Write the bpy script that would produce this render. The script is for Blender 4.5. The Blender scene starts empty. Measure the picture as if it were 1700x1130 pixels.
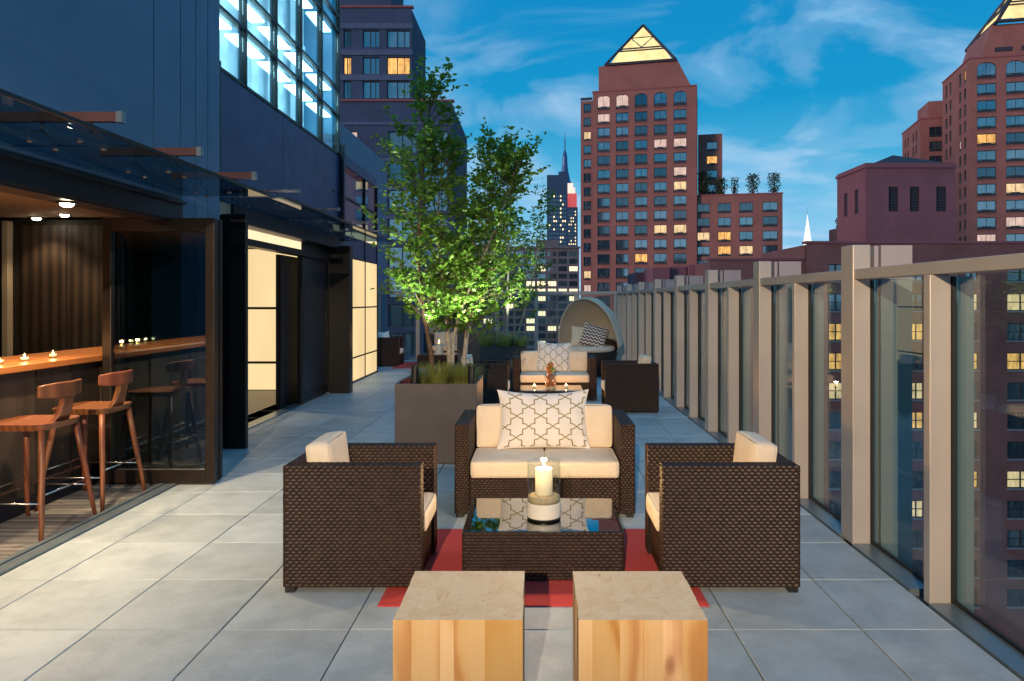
import bpy, math, random
from math import sin, cos, pi, radians, sqrt, atan2
from mathutils import Vector, Matrix
random.seed(7)
S = bpy.context.scene
COL = S.collection
# ------------------------------------------------------------------ camera
CAMZ = 1.57
FPX = 1190.0                       # focal length in photograph pixels (1700 wide)
cd = bpy.data.cameras.new('camera'); cam = bpy.data.objects.new('camera', cd); COL.objects.link(cam)
cam.location = (0, 0, CAMZ); cam.rotation_euler = (radians(90), 0, 0)
cd.sensor_width = 36; cd.lens = 36 * FPX / 1700
cd.shift_x = -43 / 1700; cd.shift_y = -68 / 1700
cd.clip_start = .05; cd.clip_end = 20000
S.camera = cam
# ------------------------------------------------------------------ render settings
S.render.engine = 'CYCLES'
S.cycles.use_denoising = True
S.cycles.max_bounces = 8; S.cycles.transparent_max_bounces = 24
S.cycles.sample_clamp_indirect = 4
S.view_settings.view_transform = 'Standard'; S.view_settings.look = 'None'
S.view_settings.exposure = .4; S.view_settings.gamma = 1
# ------------------------------------------------------------------ dusk sky
SUN_EL, SUN_AZ = 6.0, 240.0        # afterglow low behind the hotel on the left
W = bpy.data.worlds.new('World'); S.world = W; W.use_nodes = True
nt = W.node_tree; nt.nodes.clear()
def N(t, **kw):
    n = nt.nodes.new(t)
    for k, v in kw.items(): setattr(n, k, v)
    return n
def L(a, b): nt.links.new(a, b)
def M_(op, a, b=None, c=None):
    n = N('ShaderNodeMath', operation=op)
    for i, v in enumerate((a, b, c)):
        if v is None: continue
        if isinstance(v, (int, float)): n.inputs[i].default_value = v
        else: L(v, n.inputs[i])
    return n.outputs[0]
def ramp(fac, stops, interp='LINEAR'):
    r = N('ShaderNodeValToRGB'); r.color_ramp.interpolation = interp
    e = r.color_ramp.elements
    while len(e) < len(stops): e.new(.5)
    for i, (p, c) in enumerate(stops):
        e[i].position = p; e[i].color = (*c, 1) if len(c) == 3 else c
    L(fac, r.inputs[0]); return r.outputs[0]
tc = N('ShaderNodeTexCoord'); sep = N('ShaderNodeSeparateXYZ'); L(tc.outputs['Generated'], sep.inputs[0])
grad = ramp(sep.outputs[2], [(0, (.38, .56, .72)), (.06, (.28, .51, .69)), (.14, (.075, .37, .58)), (.26, (.006, .235, .47)), (.42, (.004, .185, .43)), (1, (.004, .18, .42))])
sky = N('ShaderNodeTexSky', sky_type='NISHITA'); sky.sun_disc = False
sky.sun_elevation = radians(SUN_EL); sky.sun_rotation = radians(SUN_AZ); sky.air_density = 1; sky.dust_density = .4; sky.ozone_density = 4
# clouds: noise on a flat layer overhead (direction projected onto a plane), so it is a sky, not a backdrop
zz = M_('ADD', M_('MAXIMUM', sep.outputs[2], 0), .16)
cmb = N('ShaderNodeCombineXYZ'); L(M_('DIVIDE', sep.outputs[0], zz), cmb.inputs[0]); L(M_('DIVIDE', sep.outputs[1], zz), cmb.inputs[1])
mp = N('ShaderNodeMapping'); L(cmb.outputs[0], mp.inputs[0])
mp.inputs['Location'].default_value = (1.35, .4, 0); mp.inputs['Rotation'].default_value = (0, 0, radians(28)); mp.inputs['Scale'].default_value = (1.0, 1.25, 1)
n1 = N('ShaderNodeTexNoise'); L(mp.outputs[0], n1.inputs['Vector']); n1.inputs['Scale'].default_value = 1.5; n1.inputs['Detail'].default_value = 7; n1.inputs['Roughness'].default_value = .5; n1.inputs['Distortion'].default_value = .7
cl = ramp(M_('ADD', n1.outputs[0], M_('MULTIPLY', M_('MAXIMUM', M_('SUBTRACT', .27, sep.outputs[2]), 0), .40)), [(.45, (0, 0, 0)), (.53, (.30, .30, .30)), (.64, (.9, .9, .9)), (1, (1, 1, 1))], 'EASE')
n2 = N('ShaderNodeTexNoise'); L(mp.outputs[0], n2.inputs['Vector']); n2.inputs['Scale'].default_value = 3.2; n2.inputs['Detail'].default_value = 5
cc = ramp(n2.outputs[0], [(.3, (.13, .38, .62)), (.7, (.40, .54, .70))])
cm = N('ShaderNodeMix', data_type='RGBA'); L(M_('MULTIPLY', cl, .82), cm.inputs[0]); L(grad, cm.inputs[6]); L(cc, cm.inputs[7])
bg1 = N('ShaderNodeBackground'); L(cm.outputs[2], bg1.inputs[0]); bg1.inputs[1].default_value = 1.0
bg2 = N('ShaderNodeBackground'); L(sky.outputs[0], bg2.inputs[0]); bg2.inputs[1].default_value = .002
ad = N('ShaderNodeAddShader'); L(bg1.outputs[0], ad.inputs[0]); L(bg2.outputs[0], ad.inputs[1])
wo = N('ShaderNodeOutputWorld'); L(ad.outputs[0], wo.inputs[0])
# afterglow: one weak, broad, pinkish sun
sd = bpy.data.lights.new('sun', 'SUN'); sun = bpy.data.objects.new('sun', sd); COL.objects.link(sun)
sd.energy = 1.7; sd.angle = radians(14); sd.color = (1, .64, .60)
az = radians(SUN_AZ); dv = Vector((sin(az) * cos(radians(SUN_EL)), cos(az) * cos(radians(SUN_EL)), sin(radians(SUN_EL))))
sun.rotation_euler = dv.to_track_quat('Z', 'Y').to_euler()
sun.location = (-20, -20, 30)

# ------------------------------------------------------------------ materials
MATS = {}
def newmat(name):
    m = bpy.data.materials.new(name); m.use_nodes = True
    global nt; nt = m.node_tree; nt.nodes.clear(); MATS[name] = m
    return m
def finish(shader): o = N('ShaderNodeOutputMaterial'); L(shader, o.inputs[0])
def principled(**kw):
    p = N('ShaderNodeBsdfPrincipled')
    for k, v in kw.items():
        i = p.inputs[k.replace('_', ' ')]
        if isinstance(v, (int, float)): i.default_value = v
        elif isinstance(v, tuple): i.default_value = (*v, 1) if (len(v) == 3 and i.type == 'RGBA') else v
        else: L(v, i)
    return p
def coords(kind='Object', scale=(1, 1, 1), rnd=True):
    t = N('ShaderNodeTexCoord'); m = N('ShaderNodeMapping'); L(t.outputs[kind], m.inputs[0]); m.inputs['Scale'].default_value = scale
    if rnd:
        oi = N('ShaderNodeObjectInfo'); c = N('ShaderNodeCombineXYZ'); v = M_('MULTIPLY', oi.outputs['Random'], 37.0)
        for i in range(3): L(v, c.inputs[i])
        L(c.outputs[0], m.inputs['Location'])
    return m.outputs[0]
def noise(vec, scale, detail=4, rough=.55, dist=0):
    n = N('ShaderNodeTexNoise'); L(vec, n.inputs['Vector']); n.inputs['Scale'].default_value = scale; n.inputs['Detail'].default_value = detail
    n.inputs['Roughness'].default_value = rough; n.inputs['Distortion'].default_value = dist
    return n.outputs[0]
def bump(h, strength=.3, dist=.01):
    b = N('ShaderNodeBump'); b.inputs['Strength'].default_value = strength; b.inputs['Distance'].default_value = dist; L(h, b.inputs['Height']); return b.outputs[0]
def scl(c, k): return tuple(min(1, x * k) for x in c)
def plain(name, c, rough=.5, metal=0, var=.15, scale=6, bmp=.12, bscale=120, spec=.5, rndv=0):
    m = newmat(name); v = coords()
    col = ramp(noise(v, scale, 6, .6), [(.3, scl(c, 1 - var)), (.7, scl(c, 1 + var))])
    if rndv:
        oi = N('ShaderNodeObjectInfo'); h = N('ShaderNodeHueSaturation'); L(col, h.inputs['Color'])
        L(M_('MULTIPLY_ADD', oi.outputs['Random'], 2 * rndv, 1 - rndv), h.inputs['Value']); col = h.outputs[0]
    rg = M_('MULTIPLY_ADD', noise(v, scale * 2.3, 4), .22, rough - .11)
    p = principled(Base_Color=col, Roughness=rg, Metallic=metal, Normal=bump(noise(v, bscale, 3), bmp, .002)); p.inputs['Specular IOR Level'].default_value = spec
    finish(p.outputs[0]); return m
def emis(name, c, k, var=0, scale=3, sample=True):
    m = newmat(name); e = N('ShaderNodeEmission'); e.inputs[1].default_value = k
    if var:
        v = coords(scale=(1, 1, .35)); L(ramp(noise(v, scale, 3), [(.3, scl(c, 1 - var)), (.7, c)]), e.inputs[0])
    else: e.inputs[0].default_value = (*c, 1)
    finish(e.outputs[0])
    if not sample: m.cycles.emission_sampling = 'NONE'
    return m
def thin_glass(name, tint, refl=.5, rough=.01, blend=.25, dirt=.0):
    m = newmat(name)
    tr = N('ShaderNodeBsdfTransparent'); tr.inputs[0].default_value = (*tint, 1)
    gl = N('ShaderNodeBsdfGlossy'); gl.inputs[0].default_value = (1, 1, 1, 1); gl.inputs[1].default_value = rough
    lw = N('ShaderNodeLayerWeight'); lw.inputs[0].default_value = .5      # Schlick term on the facing angle, alike on both sides of the sheet
    f = M_('MINIMUM', M_('MULTIPLY_ADD', M_('POWER', lw.outputs['Facing'], 5), .9 * refl, .035 + blend), .95)
    mx = N('ShaderNodeMixShader'); L(f, mx.inputs[0]); L(tr.outputs[0], mx.inputs[1]); L(gl.outputs[0], mx.inputs[2])
    finish(mx.outputs[0]); return m
# stone paving
m = newmat('paving'); v = coords()
c1 = ramp(noise(v, 5, 5, .6), [(.25, (.40, .475, .51)), (.75, (.51, .585, .615))])
sp = ramp(noise(v, 170, 2, .8), [(.32, (.62, .62, .62)), (.52, (1, 1, 1)), (.72, (1.0, 1.0, 1.0))])
mx = N('ShaderNodeMix', data_type='RGBA', blend_type='MULTIPLY'); mx.inputs[0].default_value = .55; L(c1, mx.inputs[6]); L(sp, mx.inputs[7])
oi = N('ShaderNodeObjectInfo'); hs = N('ShaderNodeHueSaturation'); L(mx.outputs[2], hs.inputs['Color']); L(M_('MULTIPLY_ADD', oi.outputs['Random'], .22, .88), hs.inputs['Value'])
st = ramp(noise(coords('Generated'), 2.2, 6, .65), [(.32, (.70, .70, .70)), (.56, (1, 1, 1))])
mx2 = N('ShaderNodeMix', data_type='RGBA', blend_type='MULTIPLY'); mx2.inputs[0].default_value = .7; L(hs.outputs[0], mx2.inputs[6]); L(st, mx2.inputs[7])
finish(principled(Base_Color=mx2.outputs[2], Roughness=M_('MULTIPLY_ADD', noise(v, 9, 4), .3, .38), Normal=bump(noise(v, 190, 3), .28, .003)).outputs[0])
plain('joint', (.055, .052, .05), .9)
plain('rail_paint', (.50, .435, .385), .42, .25, .05, 3, .03, 300)
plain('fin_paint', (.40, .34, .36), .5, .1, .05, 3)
plain('fin_shaded', (.19, .22, .22), .5, .1, .05, 3)  # darker copy of fin_paint: shade below the rail put into the colour
plain('sill_metal', (.20, .26, .30), .35, .5, .08, 3)
plain('gasket', (.012, .012, .013), .6)
plain('wicker', (.034, .016, .010), .50, 0, .45, 26, .25, 260, .42)
plain('wicker_core', (.005, .0035, .003), .8)
m = newmat('cushion'); v = coords()
wv = N('ShaderNodeTexWave'); L(v, wv.inputs[0]); wv.inputs['Scale'].default_value = 180
hb = M_('ADD', M_('MULTIPLY', noise(v, 420, 2), .35), M_('MULTIPLY', noise(v, 5.5, 4, .55, .6), 1.7))
finish(principled(Base_Color=ramp(noise(v, 7, 5), [(.3, (.74, .62, .47)), (.7, (.82, .71, .56))]), Roughness=.85, Normal=bump(hb, .55, .012), Sheen_Weight=.15).outputs[0])
m = newmat('pillow_cloth'); v = coords()
hb = M_('ADD', M_('MULTIPLY', noise(v, 480, 2), .3), M_('MULTIPLY', noise(v, 7, 4, .6, .5), 1.5))
finish(principled(Base_Color=ramp(noise(v, 9, 4), [(.3, (.72, .70, .68)), (.7, (.80, .78, .76))]), Roughness=.85, Normal=bump(hb, .5, .012), Sheen_Weight=.1).outputs[0])
plain('embroidery', (.20, .17, .05), .7, 0, .25, 40)
m = newmat('chevron_cloth'); v = coords(rnd=False)
s2 = N('ShaderNodeSeparateXYZ'); L(v, s2.inputs[0])
zz = M_('ADD', s2.outputs[2], M_('MULTIPLY', M_('ABSOLUTE', M_('SUBTRACT', M_('FRACT', M_('MULTIPLY', s2.outputs[0], 11.5)), .5)), .075))
band = M_('GREATER_THAN', M_('FRACT', M_('MULTIPLY', zz, 15)), .5)
mx = N('ShaderNodeMix', data_type='RGBA'); L(band, mx.inputs[0]); mx.inputs[6].default_value = (.78, .70, .62, 1); mx.inputs[7].default_value = (.09, .02, .015, 1)
finish(principled(Base_Color=mx.outputs[2], Roughness=.85, Normal=bump(noise(v, 300, 2), .3, .003)).outputs[0])
m = newmat('rug'); v = coords(rnd=False)
c1 = ramp(noise(v, 90, 4, .7), [(.3, (.58, .045, .04)), (.7, (.74, .09, .08))])
finish(principled(Base_Color=c1, Roughness=.95, Normal=bump(noise(v, 260, 3), .8, .006)).outputs[0])
plain('planter', (.085, .072, .072), .48, 0, .13, 4, .1, 90, .4)
plain('soil', (.03, .022, .015), .95, 0, .4, 30, 1, 60)
plain('lamp_black', (.012, .012, .013), .4)
plain('bronze_frame', (.022, .014, .010), .38, .3, .25, 8, .05, 200)
plain('black_frame', (.005, .0045, .005), .4, .2, .2, 6)
plain('cladding_blue', (.085, .16, .25), .5, .05, .07, 2.2, .05, 40, .5)
plain('spandrel', (.028, .042, .12), .42, .1, .12, 1.6, .05, 60)
plain('header', (.010, .012, .022), .42, .2, .2, 5)
plain('panel_navy', (.018, .02, .028), .35, .1, .2, 3)
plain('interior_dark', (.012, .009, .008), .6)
plain('ceiling_tan', (.45, .38, .28), .8, 0, .05)
plain('white_wall', (.75, .78, .80), .7, 0, .06)
plain('steel', (.60, .60, .60), .25, 1, .1)
plain('dull_steel', (.22, .21, .21), .4, .9, .15)
plain('bracket_red', (.13, .06, .06), .45, .3, .15)
plain('ceramic', (.74, .70, .62), .45, 0, .05, 8)
plain('sand', (.55, .42, .26), .9, 0, .25, 90, .8, 200)
m = newmat('wax'); finish(principled(Base_Color=(.85, .78, .62), Roughness=.45, Subsurface_Weight=.4, Subsurface_Radius=(.03, .02, .012)).outputs[0])
def wood(name, a, b, axis=2, scale=1.0, rough=.5, rndv=.14, ring=9.0, dist=3.5):
    m = newmat(name); sc = [11 * scale] * 3; sc[axis] = .9 * scale; v = coords(scale=tuple(sc))
    g = N('ShaderNodeTexWave'); g.wave_type = 'BANDS'; g.bands_direction = 'X' if axis != 0 else 'Y'; L(v, g.inputs[0]); g.inputs['Scale'].default_value = .35 * ring / 9; g.inputs['Distortion'].default_value = dist; g.inputs['Detail'].default_value = 3; g.inputs['Detail Scale'].default_value = .8
    f = M_('ADD', M_('MULTIPLY', g.outputs[1], .55), M_('MULTIPLY', noise(v, 3.2, 6, .65), .45))
    col = ramp(f, [(.2, a), (.5, tuple((x + y) / 2 for x, y in zip(a, b))), (.8, b)])
    oi = N('ShaderNodeObjectInfo'); h = N('ShaderNodeHueSaturation'); L(col, h.inputs['Color']); L(M_('MULTIPLY_ADD', oi.outputs['Random'], 2 * rndv, 1 - rndv), h.inputs['Value']); L(M_('MULTIPLY_ADD', oi.outputs['Random'], .02, .49), h.inputs['Hue'])
    finish(principled(Base_Color=h.outputs[0], Roughness=rough, Normal=bump(f, .25, .003)).outputs[0]); return m
m = newmat('pine'); v = coords(scale=(9, 9, 1.0))
dn = noise(coords(scale=(2.2, 2.2, .9)), 1.0, 2)
sx_ = N('ShaderNodeSeparateXYZ'); L(v, sx_.inputs[0])
rg_ = M_('SINE', M_('MULTIPLY', M_('ADD', M_('MULTIPLY', dn, 3.2), M_('MULTIPLY', M_('ADD', sx_.outputs[0], sx_.outputs[1]), .30)), 9))
rg2 = M_('POWER', M_('MULTIPLY_ADD', rg_, .5, .5), 2.2)
fb = noise(coords(scale=(95, 95, 2.2)), 1, 4, .6)
col = ramp(M_('ADD', M_('MULTIPLY', rg2, .62), M_('MULTIPLY', fb, .38)), [(.15, (.72, .46, .19)), (.5, (.68, .38, .12)), (.95, (.50, .20, .04))])
vk = N('ShaderNodeTexVoronoi'); L(coords(scale=(6.5, 6.5, 3.4)), vk.inputs['Vector']); vk.inputs['Scale'].default_value = 1.0
kn = ramp(vk.outputs['Distance'], [(.05, (.22, .09, .04)), (.10, (.55, .35, .22)), (.19, (1, 1, 1))])
mk = N('ShaderNodeMix', data_type='RGBA', blend_type='MULTIPLY'); mk.inputs[0].default_value = 1; L(col, mk.inputs[6]); L(kn, mk.inputs[7])
oi = N('ShaderNodeObjectInfo'); h = N('ShaderNodeHueSaturation'); L(mk.outputs[2], h.inputs['Color']); L(M_('MULTIPLY_ADD', oi.outputs['Random'], .46, .72), h.inputs['Value']); L(M_('MULTIPLY_ADD', oi.outputs['Random'], -.3, 1.12), h.inputs['Saturation'])
finish(principled(Base_Color=h.outputs[0], Roughness=.5, Normal=bump(fb, .25, .002)).outputs[0])
m = newmat('pine_end'); gp = N('ShaderNodeNewGeometry'); v = gp.outputs['Position']
vo = N('ShaderNodeTexVoronoi'); L(v, vo.inputs['Vector']); vo.inputs['Scale'].default_value = 15; vo.inputs['Randomness'].default_value = 1
sv = N('ShaderNodeSeparateColor'); L(vo.outputs['Color'], sv.inputs[0])
vr = N('ShaderNodeVectorRotate', rotation_type='Z_AXIS'); L(v, vr.inputs['Vector']); L(M_('MULTIPLY', sv.outputs[0], 6.28), vr.inputs['Angle'])
m2 = N('ShaderNodeMapping'); L(vr.outputs[0], m2.inputs[0]); m2.inputs['Scale'].default_value = (22, 130, 1)
st_ = noise(m2.outputs[0], 1.0, 3, .6)
m3 = N('ShaderNodeMapping'); L(vr.outputs[0], m3.inputs[0]); m3.inputs['Scale'].default_value = (9, 70, 1)
ck = ramp(noise(m3.outputs[0], 1.0, 2, .5), [(.66, (1, 1, 1)), (.76, (.66, .46, .36))])
f = M_('ADD', M_('ADD', M_('MULTIPLY', st_, .4), M_('MULTIPLY', noise(v, 16, 5, .7), .35)), M_('MULTIPLY', sv.outputs[1], .14))
mx = N('ShaderNodeMix', data_type='RGBA', blend_type='MULTIPLY'); mx.inputs[0].default_value = .8
L(ramp(f, [(.3, (.82, .55, .30)), (.5, (.90, .66, .40)), (.7, (.93, .76, .52))]), mx.inputs[6]); L(ck, mx.inputs[7])
finish(principled(Base_Color=mx.outputs[2], Roughness=.7, Normal=bump(f, .25, .002)).outputs[0])
wood('stool_wood', (.125, .037, .014), (.23, .072, .027), 2, 1.6, .42, .06)
wood('counter_wood', (.30, .075, .022), (.50, .17, .055), 1, .7, .3, .05, 7)
wood('dark_wood', (.016, .011, .009), (.055, .036, .026), 2, .8, .5, .2)
wood('deck_grey', (.13, .12, .115), (.24, .225, .21), 0, 1, .55, .22)
plain('bark_white', (.36, .32, .27), .8, 0, .35, 14, .5, 60)
plain('bark_brown', (.13, .075, .045), .85, 0, .4, 20, .6, 60)
def leafmat(name, a, b, tr=.4):
    m = newmat(name); t = N('ShaderNodeTexCoord'); v = t.outputs['Object']
    g = N('ShaderNodeNewGeometry')
    f = M_('ADD', M_('MULTIPLY', noise(v, 2.6, 3), .6), M_('MULTIPLY', g.outputs['Random Per Island'], .4))
    col = ramp(f, [(.25, a), (.7, b)])
    d = principled(Base_Color=col, Roughness=.42); d.inputs['Specular IOR Level'].default_value = .45
    tl = N('ShaderNodeBsdfTranslucent'); L(col, tl.inputs[0])
    x = N('ShaderNodeMixShader'); x.inputs[0].default_value = tr; L(d.outputs[0], x.inputs[1]); L(tl.outputs[0], x.inputs[2]); finish(x.outputs[0])
leafmat('leaf', (.08, .20, .018), (.22, .38, .05), .5)
leafmat('leaf_far', (.02, .05, .02), (.05, .09, .03))
leafmat('grass_blade', (.20, .24, .05), (.42, .42, .12), .35)
leafmat('flower_red', (.22, .03, .03), (.4, .07, .06), .3)
thin_glass('rail_glass', (.84, .93, .93), .6, .004, .03)
thin_glass('canopy_glass', (.50, .64, .68), .5, .01, .03)
thin_glass('door_glass', (.70, .78, .80), .8, .004, .05)
thin_glass('table_glass', (.5, .56, .56), 1.0, .004, .22)
thin_glass('clear_glass', (.93, .96, .95), .3, .005, .02)
thin_glass('curtain_glass', (.62, .88, .95), .5, .006, .08)
# brick and masonry of the far buildings
def brick(name, a, b, mort, wash=.2, scale=1.0):
    m = newmat(name); t = N('ShaderNodeTexCoord'); s = N('ShaderNodeSeparateXYZ'); L(t.outputs['Object'], s.inputs[0])
    c = N('ShaderNodeCombineXYZ'); L(M_('ADD', s.outputs[0], s.outputs[1]), c.inputs[0]); L(s.outputs[2], c.inputs[1])
    br = N('ShaderNodeTexBrick'); L(c.outputs[0], br.inputs[0]); br.inputs['Scale'].default_value = scale
    br.inputs['Color1'].default_value = (*a, 1); br.inputs['Color2'].default_value = (*b, 1); br.inputs['Mortar'].default_value = (*mort, 1)
    br.inputs['Mortar Size'].default_value = .012; br.inputs['Brick Width'].default_value = .24; br.inputs['Row Height'].default_value = .085
    w = ramp(noise(t.outputs['Object'], .22, 7, .65), [(.3, (1 - wash,) * 3), (.7, (1 + 0 * wash,) * 3)])
    mx = N('ShaderNodeMix', data_type='RGBA', blend_type='MULTIPLY'); mx.inputs[0].default_value = 1; L(br.outputs[0], mx.inputs[6]); L(w, mx.inputs[7])
    finish(principled(Base_Color=mx.outputs[2], Roughness=.85).outputs[0])
brick('brick_red', (.35, .135, .10), (.29, .10, .08), (.30, .16, .13), .3)
brick('brick_dark', (.21, .095, .085), (.16, .07, .068), (.17, .10, .095), .45)
brick('brick_grey', (.042, .085, .165), (.030, .064, .13), (.06, .10, .17), .5)
brick('brick_plum', (.22, .085, .105), (.18, .07, .085), (.19, .10, .11), .3)
brick('stone_grey', (.17, .155, .15), (.14, .13, .13), (.15, .14, .14), .3, .3)
plain('band_stone', (.065, .105, .175), .8, 0, .2, 1.5)
plain('coping_red', (.26, .075, .075), .7)
plain('roof_dark', (.03, .028, .04), .7)
plain('win_frame', (.022, .026, .030), .5)
plain('sill_stone', (.15, .20, .23), .7)
plain('sill_brick', (.22, .085, .07), .8)
plain('tower_blue', (.028, .06, .11), .5)
plain('spire_steel', (.06, .12, .24), .35, .4)
def pane(name, tint, refl, cur):
    m = newmat(name); v = coords(scale=(1, 1, .25))
    oi = N('ShaderNodeObjectInfo')
    cur_n = ramp(M_('ADD', M_('MULTIPLY', noise(v, 2.4, 2), .7), M_('MULTIPLY', oi.outputs['Random'], .3)), [(.46, tint), (.62, cur)])
    d = principled(Base_Color=cur_n, Roughness=.2)
    g = N('ShaderNodeBsdfGlossy'); g.inputs[1].default_value = .05; g.inputs[0].default_value = (.8, .95, 1, 1)
    x = N('ShaderNodeMixShader'); x.inputs[0].default_value = refl; L(d.outputs[0], x.inputs[1]); L(g.outputs[0], x.inputs[2]); finish(x.outputs[0])
pane('pane_teal', (.018, .035, .045), .28, (.10, .16, .17))
pane('pane_dim', (.012, .022, .03), .14, (.04, .07, .08))
emis('pane_warm', (1.0, .52, .16), 1.15, .65, 2.2, False)
emis('pane_pale', (1.0, .70, .38), .95, .5, 2.2, False)
emis('pane_peach', (.95, .68, .58), .75, .4, 2.0, False)
emis('city_light', (1.0, .82, .5), 1.3, 0, 1, False)
emis('crown_glow', (1.0, .78, .36), 1.15, .35, .35, False)
emis('esb_red', (.95, .16, .17), .62, .3, .05, False)
emis('esb_white', (1, .78, .66), .95, .2, .05, False)
emis('chrysler_white', (1, .95, .78), 1.1, .2, .2, False)
emis('lightbox', (1.0, .74, .38), .82, .22, .8, True)
emis('strip_warm', (1.0, .76, .46), 1.0, .1, 2, True)
emis('strip_cool', (.90, .97, 1.0), 9, .06, 2, True)
emis('downlight', (1, .84, .58), 40)
emis('flame', (1, .62, .2), 22)
emis('flood_lens', (1, .74, .46), 4)
MT = MATS

# ------------------------------------------------------------------ mesh builder
class MB:
    def __init__(s): s.v = []; s.f = []; s.mi = []; s.k = 0
    def quad(s, *p):
        b = len(s.v); s.v += [tuple(q) for q in p]; s.f.append(tuple(range(b, b + len(p)))); s.mi.append(s.k)
    def box(s, x0, x1, y0, y1, z0, z1):
        b = len(s.v)
        s.v += [(x0, y0, z0), (x1, y0, z0), (x1, y1, z0), (x0, y1, z0), (x0, y0, z1), (x1, y0, z1), (x1, y1, z1), (x0, y1, z1)]
        for q in ((0, 3, 2, 1), (4, 5, 6, 7), (0, 1, 5, 4), (1, 2, 6, 5), (2, 3, 7, 6), (3, 0, 4, 7)): s.f.append(tuple(b + i for i in q)); s.mi.append(s.k)
    def bar(s, p0, p1, w, h, up=(0, 0, 1)):
        p0, p1 = Vector(p0), Vector(p1); d = (p1 - p0).normalized(); u = Vector(up)
        if abs(d.dot(u)) > .99: u = Vector((0, 1, 0))
        a = d.cross(u).normalized() * (w / 2); c = a.cross(d).normalized() * (h / 2); b = len(s.v)
        for p in (p0, p1): s.v += [tuple(p - a - c), tuple(p + a - c), tuple(p + a + c), tuple(p - a + c)]
        for q in ((0, 3, 2, 1), (4, 5, 6, 7), (0, 1, 5, 4), (1, 2, 6, 5), (2, 3, 7, 6), (3, 0, 4, 7)): s.f.append(tuple(b + i for i in q)); s.mi.append(s.k)
    def tube(s, pts, rad, n=8, cap=True):
        pts = [Vector(p) for p in pts]; rings = []
        if isinstance(rad, (int, float)): rad = [rad] * len(pts)
        d0 = (pts[1] - pts[0]).normalized(); u = Vector((0, 0, 1)) if abs(d0.z) < .9 else Vector((1, 0, 0))
        for i, p in enumerate(pts):
            d = (pts[min(i + 1, len(pts) - 1)] - pts[max(i - 1, 0)]).normalized()
            a = d.cross(u).normalized(); c = a.cross(d); b = len(s.v); rings.append(b)
            for k in range(n):
                t = 2 * pi * k / n; s.v.append(tuple(p + (a * cos(t) + c * sin(t)) * rad[i]))
        for i in range(len(pts) - 1):
            for k in range(n):
                s.f.append((rings[i] + k, rings[i] + (k + 1) % n, rings[i + 1] + (k + 1) % n, rings[i + 1] + k)); s.mi.append(s.k)
        if cap:
            s.f.append(tuple(rings[0] + k for k in range(n))[::-1]); s.mi.append(s.k); s.f.append(tuple(rings[-1] + k for k in range(n))); s.mi.append(s.k)
    def lathe(s, prof, n=24, c=(0, 0, 0), cap=True):
        rings = []
        for r, z in prof:
            b = len(s.v); rings.append(b)
            for k in range(n): t = 2 * pi * k / n; s.v.append((c[0] + r * cos(t), c[1] + r * sin(t), c[2] + z))
        for i in range(len(prof) - 1):
            for k in range(n): s.f.append((rings[i] + k, rings[i] + (k + 1) % n, rings[i + 1] + (k + 1) % n, rings[i + 1] + k)); s.mi.append(s.k)
        if cap:
            if prof[0][0] > 1e-4: s.f.append(tuple(rings[0] + k for k in range(n))[::-1]); s.mi.append(s.k)
            if prof[-1][0] > 1e-4: s.f.append(tuple(rings[-1] + k for k in range(n))); s.mi.append(s.k)
    def prism(s, poly, y0, y1):          # poly in (x, z), extruded along y
        n = len(poly); b = len(s.v)
        s.v += [(x, y0, z) for x, z in poly] + [(x, y1, z) for x, z in poly]
        s.f.append(tuple(b + i for i in range(n))); s.mi.append(s.k); s.f.append(tuple(b + n + i for i in range(n))[::-1]); s.mi.append(s.k)
        for i in range(n): j = (i + 1) % n; s.f.append((b + i, b + n + i, b + n + j, b + j)); s.mi.append(s.k)
    def weave(s, o, u, v, nrm, cu=.034, cv=.0178, hgt=.0068):   # woven strands: one rounded bump each, rows offset like wicker
        o, u, v, nrm = Vector(o), Vector(u), Vector(v), Vector(nrm).normalized()
        nu = max(1, round(u.length / cu)); nv = max(1, round(v.length / cv)); du = u / nu; dvv = v / nv
        for j in range(nv):
            off = .5 if j % 2 else 0
            for i in range(nu + (1 if off else 0)):
                a0 = max(0, i - off); a1 = min(nu, i - off + 1)
                if a1 - a0 < .2: continue
                b = len(s.v)
                for vv, hv in ((.04, .1), (.5, 1), (.96, .1)):
                    for q, hu in ((.03, -.35), (.5, 1), (.97, -.35)):
                        p = o + du * (a0 + (a1 - a0) * q) + dvv * (j + vv)
                        s.v.append(tuple(p + nrm * (hgt * (hu * .6 + hv * .4))))
                for r in (0, 1):
                    for q in (0, 1):
                        s.f.append((b + r * 3 + q, b + r * 3 + q + 1, b + r * 3 + q + 4, b + r * 3 + q + 3)); s.mi.append(s.k)
    def mesh(s, name, mats, smooth=False):
        me = bpy.data.meshes.new(name); me.from_pydata(s.v, [], s.f)
        for mm in (mats if isinstance(mats, (list, tuple)) else [mats]): me.materials.append(MT[mm])
        if any(s.mi): me.polygons.foreach_set('material_index', s.mi)
        if smooth: me.polygons.foreach_set('use_smooth', [True] * len(me.polygons))
        me.update(); return me
    def build(s, name, mats, parent=None, smooth=False, loc=None, rz=0, bevel=0, recalc=True):
        me = s.mesh(name, mats, smooth)
        return link(name, me, parent, loc, rz, bevel)
def link(name, me, parent=None, loc=None, rz=0, bevel=0):
    o = bpy.data.objects.new(name, me); COL.objects.link(o); o.parent = parent
    if loc is not None: o.location = loc
    if rz: o.rotation_euler = (0, 0, rz)
    if bevel:
        b = o.modifiers.new('bevel', 'BEVEL'); b.width = bevel; b.segments = 2; b.limit_method = 'ANGLE'; b.angle_limit = radians(40)
    return o
def tag(o, label, cat, group=None):
    o['label'] = label; o['category'] = cat
    if group: o['group'] = group
    return o
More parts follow.
